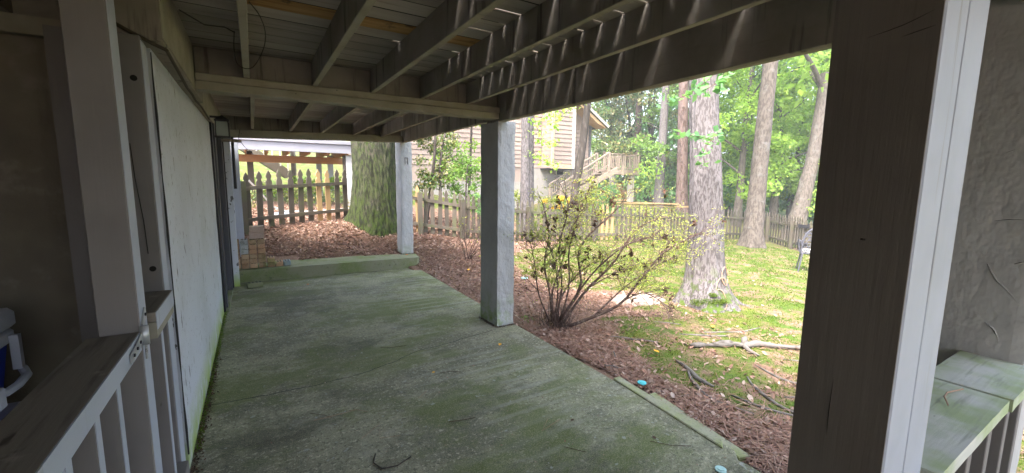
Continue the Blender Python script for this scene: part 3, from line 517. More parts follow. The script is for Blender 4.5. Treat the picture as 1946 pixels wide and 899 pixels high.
# lantern
ln = thing('wall_lantern', 'black framed glass lantern hanging by the door frame at the house wall', 'lantern', (-.255, 5.6, 2.04))
mb = MB()
for sx in (-1, 1):
    for sy in (-1, 1): mb.bar((-.255 + sx * .06, 5.6 + sy * .06, 2.05), (-.255 + sx * .055, 5.6 + sy * .055, 2.21), .010, .010, (0, 1, 0))
mb.box((-.325, 5.53, 2.035), (-.185, 5.67, 2.05)).box((-.32, 5.535, 2.205), (-.19, 5.665, 2.217))
part(mb, 'frame', M['dark_metal'], ln)
part(MB().add([(-.325, 5.53, 2.218), (-.185, 5.53, 2.218), (-.185, 5.67, 2.218), (-.325, 5.67, 2.218), (-.255, 5.6, 2.275)], [(0, 3, 2, 1), (0, 1, 4), (1, 2, 4), (2, 3, 4), (3, 0, 4)]), 'cap', M['dark_metal'], ln)
part(MB().box((-.308, 5.547, 2.052), (-.202, 5.653, 2.203)), 'glass_pane', M['glass'], ln)
part(MB().box((-.372, 5.58, 2.24), (-.26, 5.62, 2.26)), 'bracket', M['dark_metal'], ln)
part(MB().box((-.28, 5.66, 2.0), (-.09, 5.70, 2.032)), 'mounting_arm', M['brown_rail'], ln)
MB().tube([(-.1, 5.68, 2.04), (-.12, 5.8, 1.95), (-.06, 6.0, 1.86), (.0, 6.2, 1.83)], .003, 5).build('loose_wire', M['cable'], label='thin loose wire curling down from the lantern arm', cat='wire')
bpy.data.objects['loose_wire'].location = (0, 0, .1)

# ------------------------------------------------------------------ left rail
lr = thing('porch_rail', 'worn brown topped railing leading away on the left to the hinge post', 'railing', (-.46, .8, 0))
part(rough_box((-.535, -1.2, .998), (-.392, 1.985, 1.036), .12, .0015), 'handrail', M['brown_rail'], lr)
part(MB().box((-.3915, -1.2, .968), (-.388, 1.975, 1.034)), 'rail_lit_tone', M['pale_lit_paint'], lr)  # front of the rail coloured as lit from the yard
part(MB().box((-.45, -1.2, .10), (-.392, 1.975, .17)), 'bottom_rail', M['post'], lr)
for y in (-.9, -.6, -.3, 0, .3, .58, .86, 1.1, 1.34, 1.56, 1.78):
    part(MB().bar((-.425 - .04, y, .172), (-.425 - .04, y, .997), .09, .04, (0, 1, 0)), 'baluster', M['pale_lit_paint'] if y in (1.34,) else M['post'], lr, bevel=.002)
    part(MB().box((-.4195, y - .019, .175), (-.417, y + .019, .966)), 'baluster_lit_tone', M['pale_lit_paint'], lr)  # yard-lit side of each baluster put into a paler strip
hg = thing('strap_hinge', 'bent grey steel strap hinge joining the brown rail to its post', 'hinge', (-.38, 2.0, 1.0))
part(MB().tube([(-.378, 1.985, .985), (-.378, 1.985, 1.055)], .014, 12), 'knuckle', M['metal'], hg, smooth=True)
part(MB().bar((-.3835, 1.985, 1.02), (-.3835, 1.80, .995), .004, .034), 'leaf_plate', M['metal'], hg)
part(MB().bar((-.384, 2.0, 1.05), (-.384, 2.06, 1.10), .004, .03), 'leaf_plate', M['metal'], hg)
part(MB().tube([(-.378, 1.985, .93), (-.376, 1.98, .985)], .004, 8), 'hinge_pin', M['metal'], hg)
for yy, zz in ((1.93, 1.012), (1.88, 1.006), (1.83, 1.0), (2.04, 1.085)):
    part(MB().tube([(-.384, yy, zz), (-.377, yy, zz)], .006, 8), 'screw_head', M['dark_metal'], hg)
lr2 = thing('short_rail', 'short rail stub between the hinge post and the post with bolt holes', 'railing', (-.41, 2.3, 0))
part(MB().box((-.46, 2.106, 1.032), (-.362, 2.508, 1.072)), 'handrail', M['brown_rail'], lr2, bevel=.003)
part(MB().box((-.3618, 2.108, 1.0), (-.359, 2.506, 1.07)), 'rail_lit_tone', M['pale_lit_paint'], lr2)  # light on the front of the stub put into its colour
part(MB().box((-.46, 2.106, .965), (-.3625, 2.508, 1.03)), 'rail_support', M['beam'], lr2)
part(MB().bar((-.40, 2.12, .13), (-.40, 2.508, .16), .08, .07), 'bottom_rail', M['post'], lr2, bevel=.003)
part(MB().box((-.44, 2.27, .2), (-.38, 2.31, .96)), 'baluster', M['post'], lr2)
part(MB().box((-.3795, 2.272, .2), (-.377, 2.308, .96)), 'baluster_lit_tone', M['pale_lit_paint'], lr2)  # paler strip paints the light on the baluster's yard side

# ------------------------------------------------------------------ right rail
rr = thing('mossy_sill_rail', 'railing with a broad algae green handrail running to the stucco pillar on the right', 'railing', (1.7, .3, 0))
part(rough_box((1.196, .218, .962), (1.80, .402, 1.0), .05, .002), 'handrail', M['sill'], rr)
part(rough_box((1.808, .212, .962), (2.20, .404, 1.002), .05, .002, 4), 'handrail', M['sill'], rr)
part(MB().box((1.196, .28, .88), (2.2, .32, .958)), 'rail_support', M['post'], rr)
part(MB().box((1.196, .27, .08), (2.2, .33, .15)), 'bottom_rail', M['post'], rr)
for x in (1.33, 1.52, 1.72, 1.93, 2.12):
    part(MB().box((x, .236, .15), (x + .04, .275, .957)), 'baluster', M['post'], rr, bevel=.002)
MB().tube([(1.60, .30, 1.003), (1.63, .315, 1.012), (1.68, .32, 1.01), (1.76, .305, 1.006)], .0022, 5).build('twig', M['pale_twig'], label='thin pale twig lying on the mossy sill', cat='twig')

# ------------------------------------------------------------------ table and cooler behind the left rail
tb = thing('low_table', 'low lavender grey plastic table in the dim corner under the cooler', 'table', (-1.6, 2.4, 0))
part(MB().box((-2.3, 1.75, .51), (-.84, 2.82, .54)), 'tabletop', M['table'], tb, bevel=.01)
for x, yy in ((-2.2, 1.85), (-.94, 1.85), (-2.2, 2.72), (-.94, 2.72)): part(MB().box((x - .025, yy - .025, 0), (x + .025, yy + .025, .51)), 'leg', M['table'], tb)
co = thing('cooler', 'blue cooler with white lid and white swing handle at the left edge', 'cooler', (-1.4, 2.85, .5))
part(MB().add([(-1.7, 2.66, .502), (-1.16, 2.66, .502), (-1.16, 2.94, .502), (-1.7, 2.94, .502), (-1.74, 2.62, .86), (-1.12, 2.62, .86), (-1.12, 2.98, .86), (-1.74, 2.98, .86)], [(0, 3, 2, 1), (4, 5, 6, 7), (0, 1, 5, 4), (1, 2, 6, 5), (2, 3, 7, 6), (3, 0, 4, 7)]), 'body', M['plastic_blue'], co, bevel=.02)
part(MB().box((-1.76, 2.6, .865), (-1.10, 3.0, .96)), 'lid', M['plastic_white'], co, bevel=.02)
part(MB().box((-1.75, 2.61, .80), (-1.11, 2.99, .862)), 'rim', M['plastic_white'], co, bevel=.01)
part(MB().bar((-1.095, 2.66, .84), (-1.095, 2.66, .68), .03, .03, (0, 1, 0)).bar((-1.095, 2.94, .84), (-1.095, 2.94, .68), .03, .03, (0, 1, 0)).tube([(-1.09, 2.64, .67), (-1.06, 2.7, .655), (-1.055, 2.8, .65), (-1.06, 2.9, .655), (-1.09, 2.96, .67)], .017, 8), 'handle', M['plastic_white'], co)
part(MB().box((-1.085, 2.6, .615), (-1.04, 2.655, .70)), 'handle_tab', M['plastic_white'], co, bevel=.006)
co.location = (-1.28, 2.67, .54)
lid = MB().tube([(-.97, 2.58, .553), (-.92, 2.68, .556), (-.88, 2.74, .553)], .012, 8).build('plastic_strap', M['plastic_white'], label='curved white plastic strap lying beside the cooler', cat='strap')
# ------------------------------------------------------------------ bricks
def brick_mesh(sx, sy, sz, holes=True):
    mb = MB(); mb.box((0, 0, 0), (sx, sy, sz))
    me = mb.mesh('brick'); bm = bmesh.new(); bm.from_mesh(me); bmesh.ops.bevel(bm, geom=list(bm.edges), offset=.005, segments=1, affect='EDGES')
    if holes:
        top = max(bm.faces, key=lambda f: f.calc_center_median().z)
        for ix in (.3, .7):
            for iy in (.15, .38, .62, .85):
                c = Vector((sx * ix, sy * iy, sz + .0006)); vs = [bm.verts.new(c + Vector((math.cos(a) * .017, math.sin(a) * .017, 0))) for a in np.linspace(0, 2 * math.pi, 9)[:-1]]
                fc = bm.faces.new(vs); fc.material_index = 1
    bmesh.ops.recalc_face_normals(bm, faces=[f for f in bm.faces if f.material_index == 0]); bm.to_mesh(me); bm.free(); return me
bme = {}
for k in ('brick', 'grey_brick', 'blue_brick'):
    me = brick_mesh(.1015, .2, .0715); me.materials.append(M[k]); me.materials.append(M['bolt']); bme[k] = me
cols = ['nearest the house wall', 'second from the house wall', 'third from the house wall', 'outermost from the house wall']
rows = ['bottom', 'second lowest', 'third lowest', 'third highest', 'second highest', 'top']
for ci in range(4):
    for ri in range(6 if ci != 3 else 6):
        kind = 'grey_brick' if (ci == 1 and ri in (3, 4, 5)) else 'brick'
        o = link('brick', bme[kind], loc=(-.352 + ci * .1145 + random.uniform(-.003, .003), 7.725 + random.uniform(-.012, .006), .192 + ri * .0765))
        tag(o, f"{'grey' if kind == 'grey_brick' else 'tan'} brick, {rows[ri]} row of the stack, {cols[ci]}", 'brick', 'bricks stacked on the step')
for (x, yy, k, z, lab) in ((.118, 7.70, 'brick', .192, 'tan brick with core holes tight beside the foot of the brick stack, lower of two'), (.118, 7.71, 'brick', .2685, 'pale brick on top of the short pile beside the brick stack'),
                        (.232, 7.69, 'brick', .192, 'tan brick lying on the step second out from the stack'), (.345, 7.70, 'blue_brick', .192, 'blue topped brick at the outer end of the row on the step')):
    link('brick', bme[k], loc=(x, yy, z), label=lab, cat='brick', group='bricks stacked on the step')
o = link('brick', bme['brick'], loc=(-.18, 7.22, .004), label='dark mossy brick lying alone on the slab below the step', cat='brick'); o.rotation_euler.z = R(-80); o.data = bme['brick'].copy(); o.data.materials[0] = M['step']
for z, yw, lab in ((.651, 0, 'lower of two tan paver blocks on top of the brick stack'), (.752, .01, 'upper tan paver block on top of the brick stack')):
    rough_box((-.115 + yw, 7.78, z), (.09 + yw * .3, 7.93, z + .099), .03, .004, z).build('paver_block', M['paver'], label=lab, cat='paver', group='paver blocks on the brick stack')

# ------------------------------------------------------------------ fences
def picket_poly(h, wd):
    w2 = wd / 2; k = h - 1.05
    half = [(w2, 0), (w2, .84 + k), (w2 * .62, .875 + k), (w2 * .62, .89 + k), (w2 * .92, .925 + k), (w2 * .85, .96 + k), (w2 * .45, 1.01 + k), (0, 1.05 + k)]
    return half + [(-a, b) for a, b in half[-2::-1]]
def lerp_path(pts, s):
    acc = 0
    for a, b in zip(pts[:-1], pts[1:]):
        d = math.dist(a, b)
        if acc + d >= s: t = (s - acc) / d; return (a[0] + (b[0] - a[0]) * t, a[1] + (b[1] - a[1]) * t), (b[0] - a[0], b[1] - a[1])
        acc += d
    return pts[-1], (pts[-1][0] - pts[-2][0], pts[-1][1] - pts[-2][1])
def fence(label, pts, sp, h, wd, fresh=(), posts=(), rails=(.2, .74), skip=()):
    root = thing('picket_fence', label, 'fence', (pts[0][0], pts[0][1], G(*pts[0])), 'picket fences round the yard')
    me = MB().prism(picket_poly(h, wd), lambda u, v, t: (u, t, v), -.01, .01).mesh('picket'); bm = bmesh.new(); bm.from_mesh(me); bmesh.ops.recalc_face_normals(bm, faces=bm.faces[:]); bm.to_mesh(me); bm.free(); me.materials.append(M['picket'])
    me2 = me.copy(); me2.materials[0] = M['new_picket']
    total = sum(math.dist(a, b) for a, b in zip(pts[:-1], pts[1:])); n = int(total / sp)
    for i in range(n + 1):
        if i in skip: continue
        (x, yy), (dx, dy) = lerp_path(pts, i * sp)
        o = link('picket', me2 if i in fresh else me, root); o.location = Vector((x, yy, G(x, yy) + .03 + random.uniform(-.012, .012))) - root.location
        o.rotation_euler = (random.uniform(-.015, .015), random.uniform(-.02, .02), math.atan2(dy, dx))
        if i in fresh: o['label'] = 'fresh pale pine picket among the weathered ones'
    for a, b in zip(pts[:-1], pts[1:]):
        a3 = Vector((*a, G(*a))); b3 = Vector((*b, G(*b))); nrm = Vector((b[1] - a[1], a[0] - b[0], 0)).normalized() * .03
        for fz in rails:
            part(MB().bar(a3 + nrm + Vector((0, 0, fz * h)), b3 + nrm + Vector((0, 0, fz * h)), .036, .07), 'rail', M['picket'], root)
    for s_ in posts:
        (x, yy), (dx, dy) = lerp_path(pts, s_); nrm = Vector((dy, -dx, 0)).normalized() * .095
        part(MB().box((x + nrm.x - .045, yy + nrm.y - .045, G(x, yy) - .2), (x + nrm.x + .045, yy + nrm.y + .045, G(x, yy) + h * .88)), 'post', M['picket'], root)
    return root
fence('picket fence section between the house corner and the mossy oak, two pale pickets', [(-.30, 9.32), (.02, 9.45), (1.75, 10.12)], .2, 1.1, .108, fresh=(8, 9), posts=(.1,))
fence('picket fence section between the mossy oak and the nearer stucco column', [(2.92, 9.08), (3.6, 8.93), (4.2, 8.82), (5.0, 8.95), (5.55, 9.1)], .162, 1.03, .092, fresh=(1,), posts=(.2, 1.15))
fence('long picket fence section across the back of the yard behind the bare bush', [(5.6, 9.12), (6.1, 9.24), (7, 9.1), (9.5, 8.78), (12, 8.85), (13.9, 8.5), (15.9, 8.25)], .172, 1.04, .080, fresh=(17, 18, 19), posts=(.5, 2.6, 5.0, 6.55, 7.6, 9.6))
fence('short picket fence run turning towards the viewer at the far right corner', [(15.9, 8.2), (15.2, 7.2), (14.45, 6.35)], .166, 1.04, .088, posts=(.3, 1.9))
gt = thing('picket_gate', 'low picket gate with dark iron straps behind the metal chair', 'gate', (14.3, 6.1, -.4))
for k in range(7):
    x, yy = 14.4 - k * .05, 6.25 - k * .15
    part(MB().prism(picket_poly(.95, .1), lambda u, v, t: (x + t, yy + u, G(x, yy) + .05 + v), -.01, .01), 'picket', M['picket'], gt)
part(MB().bar((14.36, 6.3, G(14.4, 6.25) + .25), (14.08, 5.3, G(14.1, 5.3) + .25), .04, .08), 'rail', M['picket'], gt)
part(MB().bar((14.36, 6.3, G(14.4, 6.25) + .8), (14.08, 5.3, G(14.1, 5.3) + .8), .04, .08), 'rail', M['picket'], gt)
for z in (.25, .8): part(MB().box((14.28, 6.1, G(14.4, 6.25) + z - .05), (14.31, 6.42, G(14.4, 6.25) + z + .05)), 'hinge_strap', M['dark_metal'], gt)

# ------------------------------------------------------------------ neighbour deck structure behind the left fence
nd = thing('neighbour_deck', 'small white fronted deck on posts with orange new framing behind the left fence', 'deck', (1, 12, 1))
def q(mb, n_, m, **kw): return part(mb, n_, M[m], nd, **kw)
q(MB().box((-.9, 11.5, 2.26), (2.25, 11.56, 2.47)), 'fascia', 'white_beam', bevel=.006)
q(MB().box((-.9, 11.46, 2.475), (2.27, 11.62, 2.56)), 'deck_edge', 'white_beam', bevel=.006)
q(MB().box((2.17, 11.45, 2.24), (2.25, 11.495, 2.55)), 'corner_board', 'white_beam')
q(MB().box((-.9, 12.55, 2.02), (2.15, 12.6, 2.20)), 'beam', 'orange_wood'); q(MB().box((-.9, 12.62, 2.02), (1.9, 12.67, 2.19)), 'beam', 'orange_wood')
for x in (-.6, -.15, .3, .75, 1.2, 1.65, 2.08): q(MB().box((x, 11.57, 2.22), (x + .04, 14.1, 2.4)), 'joist', 'orange_wood')
for k in range(18): q(MB().box((-.9, 11.6 + k * .145, 2.42), (2.25, 11.735 + k * .145, 2.455)), 'deck_board', 'orange_wood')
q(rough_box((2.06, 11.6, .5), (2.23, 11.8, 2.25), .1, .006), 'post', 'stucco')
q(MB().box((2.0, 11.62, .5), (2.055, 11.75, 2.22)), 'post', 'dark_bark')
for x, yy in ((-.05, 12.8), (1.72, 14.05), (1.95, 13.4)): q(MB().box((x - .07, yy, .7), (x + .07, yy + .12, 2.3)), 'post', 'picket' if x < 0 else 'stucco')
st = thing('garden_stairs', 'weathered open stairs with white balusters seen under the small deck', 'stairs', (.4, 15, 1.3))
part(MB().bar((-.5, 14.6, 2.75), (.95, 14.6, 1.72), .05, .26), 'stringer', M['picket'], st); part(MB().bar((-.5, 15.5, 2.75), (.95, 15.5, 1.72), .05, .26), 'stringer', M['picket'], st)
for k in range(6): part(MB().box((-.35 + k * .22, 14.62, 2.60 - k * .16), (-.1 + k * .22, 15.48, 2.635 - k * .16)), 'tread', M['picket'], st)
for k in range(7): part(MB().box((-.1 + k * .2, 14.57, 2.55 - k * .14), (-.06 + k * .2, 14.6, 3.3 - k * .14)), 'baluster', M['trim_white'], st)
part(MB().bar((-.3, 14.585, 3.45), (1.15, 14.585, 2.45), .06, .06), 'handrail', M['picket'], st); part(MB().box((1.0, 14.53, 1.3), (1.1, 14.62, 2.9)), 'newel_post', M['dark_bark'], st)
# white hose pipe and tarp on the slope behind the left fence
MB().tube([(-.15, 10.2, 1.65), (.1, 10.4, 1.32), (.35, 10.6, .98), (.6, 10.7, .88), (1.0, 10.75, .86), (1.7, 10.9, .88), (2.0, 11, .9)], .018, 8).build('drain_pipe', M['pipe'], label='white drain pipe sloping down behind the left fence pickets', cat='pipe')
patch(.55, 10.6, .28, .14, 'tarp', M['bin'], h=.05, label='small bluish plastic sheet on the leaves behind the left fence', cat='sheet')

# ------------------------------------------------------------------ neighbour house
nh = thing('clapboard_house', 'dusty pink clapboard house with pale foundation beyond the back fence', 'house', (10, 17, .3))
def h(mb, n_, m, **kw): return part(mb, n_, M[m], nh, **kw)
h(MB().box((4.4, 16.95, .2), (15.0, 24, 5.2)), 'wall_core', 'siding')
h(MB().prism([(4.4, 5.2), (15.0, 5.2), (15.0, 4.75), (13.3, 5.45), (8.0, 9.2), (4.4, 7)], lambda u, v, t: (u, t, v), 16.96, 24), 'gable_core', 'siding')
z = 2.28; k = 0
def clap(x0, x1, yf, z):     # one lapped board
    return MB().add([(x0, yf, z), (x1, yf, z), (x1, yf - .035, z), (x0, yf - .035, z), (x0, yf, z + .205), (x1, yf, z + .205), (x1, yf - .008, z + .205), (x0, yf - .008, z + .205)],
                    [(0, 3, 2, 1), (4, 5, 6, 7), (0, 1, 5, 4), (1, 2, 6, 5), (2, 3, 7, 6), (3, 0, 4, 7)])
while z < 7.4:
    xr = 15.0 if z < 4.7 else max(8.2, 15.0 - (z - 4.7) * 1.9)
    h(clap(4.4, 11.95, 16.95, z), 'clapboard', 'siding')
    if xr > 13.3: h(clap(13.3, xr, 16.95, z), 'clapboard', 'siding')
    if z < 5.9:
        h(clap(12.0, 13.2, 16.1, z), 'clapboard', 'siding')
        h(MB().box((11.98, 16.1, z), (12.0, 16.93, z + .19)), 'clapboard', 'siding')
    z += .2
h(MB().box((12.01, 16.11, 2.25), (13.28, 16.94, 6.2)), 'bay_core', 'siding')
h(MB().box((11.93, 16.03, 2.25), (12.06, 16.09, 6.2)), 'corner_trim', 'trim_cream'); h(MB().box((13.16, 16.03, 2.25), (13.31, 16.09, 6.2)), 'corner_trim', 'trim_white')
h(MB().box((12.06, 16.02, 2.25), (13.16, 16.08, 2.44)), 'skirt_trim', 'trim_cream'); h(MB().box((11.9, 16.0, 2.2), (13.35, 16.94, 2.248)), 'bay_floor', 'dark_metal')
h(MB().box((11.3, 16.9, .0), (15.0, 16.948, 2.25)), 'foundation', 'far_stucco'); h(MB().box((4.4, 16.9, .0), (11.3, 16.947, 1.6)), 'foundation', 'far_stucco')
v_ = h(MB().box((12.85, 16.86, 1.95), (13.3, 16.899, 2.17)), 'vent_frame', 'trim_white')
for k in range(4): MB().box((12.88, 16.845, 1.975 + k * .045), (13.27, 16.87, 1.995 + k * .045)).build('louvre', M['dark_metal'], v_)
MB().box((12.88, 16.852, 1.97), (13.27, 16.858, 2.15)).build('grille_back', M['bolt'], v_)
h(MB().box((14.95, 16.88, .2), (15.08, 16.95, 4.6)), 'corner_trim', 'roof')
h(MB().prism([(15.55, 4.38), (15.55, 4.50), (12.6, 6.3), (8.0, 9.6), (8.0, 9.45), (12.6, 6.15)], lambda u, v, t: (u, t, v), 16.2, 24.2), 'roof_slope', 'roof')
h(MB().prism([(15.52, 4.36), (12.6, 6.13), (12.6, 6.08), (14.9, 4.55)], lambda u, v, t: (u, t, v), 16.25, 16.94), 'soffit', 'soffit')
h(MB().bar((15.6, 16.17, 4.42), (12.6, 16.17, 6.24), .03, .12), 'rake_board', 'trim_white')
fd = thing('raised_deck', 'raised tan timber deck with stairs and balusters beside the pink house', 'deck', (16, 17, .5))
def g(mb, n_, m='far_deck', **kw): return part(mb, n_, M[m], fd, **kw)
g(MB().box((14.9, 16.42, 2.05), (18.2, 16.47, 2.27)), 'fascia'); g(MB().box((18.2, 16.42, 2.05), (18.25, 19.2, 2.27)), 'fascia')
for k in range(18): g(MB().box((15.05, 16.42 + k * .15, 2.275), (18.25, 16.56 + k * .15, 2.31)), 'deck_board')
for x in (15.6, 17.0, 18.15): g(MB().box((x - .05, 16.38, 2.0), (x + .05, 16.47, 3.2)), 'rail_post')
g(MB().box((15.55, 16.38, 3.10), (18.25, 16.46, 3.15)), 'top_rail'); g(MB().box((15.55, 16.41, 2.38), (18.2, 16.45, 2.43)), 'bottom_rail')
for k in range(22): g(MB().box((15.68 + k * .115, 16.40, 2.43), (15.71 + k * .115, 16.43, 3.1)), 'baluster')
g(MB().box((18.16, 16.46, 3.1), (18.24, 19.2, 3.15)), 'top_rail')
for k in range(16): g(MB().box((18.18, 16.6 + k * .16, 2.3), (18.21, 16.63 + k * .16, 3.1)), 'baluster')
for x, yy in ((17.85, 16.5), (16.5, 17.5), (18.9, 19)): g(rough_box((x - .15, yy, .2), (x + .15, yy + .25, 2.05), .2, .01), 'pier', 'far_stucco')
for yy in (15.35, 16.2):
    g(MB().bar((12.4, yy, .95), (15.5, yy, 2.25), .05, .26), 'stringer')
    g(MB().bar((11.95, yy, 1.50), (14.9, yy, 3.08), .07, .06), 'handrail')
    g(MB().bar((12.1, yy, 1.02), (14.9, yy, 2.48), .04, .05), 'bottom_rail')
    for x in (12.0, 14.9): g(MB().box((x - .045, yy - .045, .7 + (x - 12) * .5), (x + .045, yy + .045, 1.52 + (x - 12) * .54)), 'newel_post')
    for k in range(22): zz = 1.05 + k * .126 * .52; g(MB().box((12.12 + k * .126, yy - .015, zz), (12.15 + k * .126, yy + .015, zz + .52)), 'baluster')
for k in range(9): g(MB().box((12.35 + k * .31, 15.38, .98 + k * .15), (12.68 + k * .31, 16.17, 1.02 + k * .15)), 'tread')
wf = thing('board_gate', 'brown board gate under the raised deck', 'gate', (20.8, 20, .5))
for k in range(9): part(MB().box((20.15 + k * .15, 20, .3), (20.285 + k * .15, 20.03, 1.6)), 'plank', M['orange_wood'], wf)
for z in (.6, 1.3): part(MB().box((20.15, 19.96, z), (21.5, 19.995, z + .1)), 'batten', M['orange_wood'], wf)
lb = thing('lumber_pile', 'long pale tan boards stacked beyond the back fence beside the green bush', 'lumber', (16, 14.5, .3))
for k, (a, b) in enumerate((((13.8, 14.9, .62), (18.6, 14.0, .52)), ((13.9, 14.75, .70), (18.2, 13.9, .58)), ((13.6, 15.0, .78), (15.4, 14.6, .78)), ((14.4, 14.7, .52), (19.6, 13.8, .40)))):
    part(MB().bar(a, b, .2, .05), 'plank', M['new_picket'], lb)

# ------------------------------------------------------------------ trees
def trunk(name, pts4, m, parent, seg=40, rings=60, rough_=.05, freq=7, flare=0, roots=0, seed=0, squash=1.0, spurs=()):
    """pts4: x, y, z, radius; furrowed surface; buttress roots near the ground"""
    P_ = path_interp(pts4, rings); a = np.linspace(0, 2 * math.pi, seg, endpoint=False); V = []
    z0 = P_[0, 2]
    for i, (x, yy, z, rr) in enumerate(P_):
        hgt = z - z0
        for k in range(seg):
            c, s_ = math.cos(a[k]), math.sin(a[k])
            fl = 1 + flare * math.exp(-hgt / .28) * (.55 + .45 * math.cos(a[k] * roots + seed)) if roots else 1 + flare * math.exp(-hgt / .3)
            for (sa, ss, sw, sh) in spurs:
                da = (a[k] - sa + math.pi) % (2 * math.pi) - math.pi; fl += ss * math.exp(-max(hgt, 0) / sh) * math.exp(-(da / sw) ** 2)
            n1 = noise.noise(Vector((c * freq * .45 + seed, s_ * freq * .45, z * 1.1))); n2 = 1 - abs(noise.noise(Vector((c * freq * 1.6 + seed, s_ * freq * 1.6, z * 3.0)))) * 2
            d = rr * fl * (1 + rough_ * 1.2 * n1 + rough_ * .8 * n2); V.append((x + c * d, yy + s_ * d * squash, z))
    V = np.array(V); F = [(i * seg + k, i * seg + (k + 1) % seg, (i + 1) * seg + (k + 1) % seg, (i + 1) * seg + k) for i in range(rings - 1) for k in range(seg)]
    o = np_mesh(name, V, F, m, parent, smooth=True); o.location = -Vector(parent.location); return o
def leaf_quads(C, size, up=.5, asp=.62):
    """one bent pointed leaf (2 triangles folded on the midrib) per centre"""
    n = len(C); size = size * rng.uniform(.6, 1.3, n)
    d = rng.normal(size=(n, 3)); d[:, 2] -= .25; d /= np.linalg.norm(d, axis=1)[:, None]
    nr = rng.normal(size=(n, 3)); nr[:, 2] += up * 2; s_ = np.cross(d, nr); s_ /= np.linalg.norm(s_, axis=1)[:, None] + 1e-9; nn = np.cross(s_, d)
    L_ = size[:, None]; W_ = L_ * asp * .5
    v0 = C - d * L_ * .5; v1 = C + s_ * W_ + nn * L_ * .08; v2 = C + d * L_ * .5; v3 = C - s_ * W_ + nn * L_ * .08
    V = np.stack([v0, v1, v2, v3], 1).reshape(-1, 3); b = np.arange(n)[:, None] * 4
    F = np.concatenate([b + [0, 1, 2], b + [0, 2, 3]], 1).reshape(-1, 3)
    return V, F
def clumps(centres, radii, per, flat=.7):
    out = []
    for c, r0 in zip(centres, radii):
        n = per; q_ = rng.normal(size=(n, 3)); q_ /= np.linalg.norm(q_, axis=1)[:, None]; q_ *= (rng.uniform(0, 1, n) ** .45)[:, None] * r0; q_[:, 2] *= flat
        out.append(q_ + c)
    return np.concatenate(out)
def crown(name, C, size, m, parent=None, up=.5, asp=.62, **kw):
    V, F = leaf_quads(np.asarray(C), size, up, asp); o = np_mesh(name, V, F, m, parent, **kw)
    if parent is not None: o.location = -Vector(parent.location)
    return o
def limb(pts, r0, r1, m, parent, name='limb'):
    P_ = path_interp(pts, 8); return part(MB().tube(P_, list(np.linspace(r0, r1, 8)), 8, bumpy=.2), name, m, parent, smooth=True)

# mossy oak behind the step
t = thing('oak_tree', 'massive moss covered oak trunk rising from the leaf mound behind the step', 'tree', (2.35, 9.45, .4))
trunk('trunk', [(2.30, 9.42, .25, .56), (2.30, 9.42, .7, .50), (2.27, 9.45, 1.3, .455), (2.26, 9.5, 2.3, .43), (2.22, 9.6, 5, .45), (2.3, 9.7, 9, .36)], M['moss_bark'], t, 150, 260, .06, 11, .2, 4, 2.2, spurs=((2.45, 1.5, .32, .42), (3.3, .3, .4, .3), (-1.6, .25, .5, .2)))
crown('crown', clumps([(2.5 + rng.normal() * 2.5, 11 + rng.normal() * 2, 9.5 + rng.uniform(0, 3)) for _ in range(26)], rng.uniform(.8, 1.6, 26), 60), .32, M['leaf_bright'], t)
for e in ((4.5, 11, 9.8), (.5, 11.5, 10), (2.6, 8.5, 10.5)): limb([(2.3, 9.7, 8.4), ((2.3 + e[0]) / 2, (9.7 + e[1]) / 2, 9.3), e], .2, .06, M['moss_bark'], t)
# big grey oak in the yard
t = thing('oak_tree', 'big lichen grey oak with flared mossy roots standing in the middle of the yard', 'tree', (5.55, 3.65, -.12))
trunk('trunk', [(5.53, 3.60, -.2, .33), (5.55, 3.64, .15, .27), (5.56, 3.68, .6, .235), (5.55, 3.72, 1.22, .215), (5.6, 3.83, 2.1, .2), (5.64, 3.95, 3.03, .19), (5.8, 4.2, 6, .18), (5.9, 4.5, 9, .14)], M['grey_bark'], t, 120, 300, .055, 12, .35, 5, .9, spurs=((-.55, .75, .3, .22), (-2.2, .5, .4, .25), (2.7, .4, .4, .25), (-1.3, .3, .3, .2)))
for ang, ln_ in ((-.75, .45), (-2.3, .3)):
    c, s_ = math.cos(ang), math.sin(ang)
    pts_ = [(5.55 + c * d * ln_ * 1.0 + .2 * c, 3.64 + s_ * d * ln_ + .2 * s_ + .05 * math.sin(d * 5), G(5.55 + c * (d * ln_ + .2), 3.64 + s_ * (d * ln_ + .2)) + -.02 + .06 * (1 - d)) for d in np.linspace(0, 1, 7)]
    part(MB().tube(pts_, list(np.linspace(.06, .012, 7)), 8, bumpy=.3), 'root', M['grey_bark'], t, smooth=True)
vn = []
for (va, vz, vr) in ((-1.75, .22, .13), (-1.5, .40, .10), (-1.95, .10, .10), (-1.35, .12, .09)):      # vine loops on the mossy foot
    vn = []
    for k in range(15):
        th = k * .42; a = va + vr * 2.6 * math.cos(th); hz = vz + vr * 1.3 * math.sin(th); rr = .245 + .16 * math.exp(-hz / .25); vn.append((5.55 + rr * math.cos(a), 3.64 + rr * math.sin(a), -.08 + hz))
    part(MB().tube(vn, .007, 5), 'vine', M['pale_twig'], t, smooth=True)
crown('moss_pad', clumps([(5.19, 3.50, -.04), (5.25, 3.41, -.01), (5.33, 3.33, .0), (5.42, 3.29, .0), (5.33, 3.38, .08)], [.11, .11, .10, .08, .07], 900, .45), .014, M['grass'], t)
crown('crown', clumps([(6.5 + rng.normal() * 2.2, 5 + rng.normal() * 2, 9.5 + rng.uniform(0, 3)) for _ in range(24)], rng.uniform(.8, 1.5, 24), 60), .3, M['leaf_bright'], t)
for e in ((8, 5.5, 10), (5, 6.8, 10.2), (6.5, 3.5, 10.5)): limb([(5.9, 4.5, 8.6), ((5.9 + e[0]) / 2, (4.5 + e[1]) / 2, 9.4), e], .1, .03, M['grey_bark'], t)
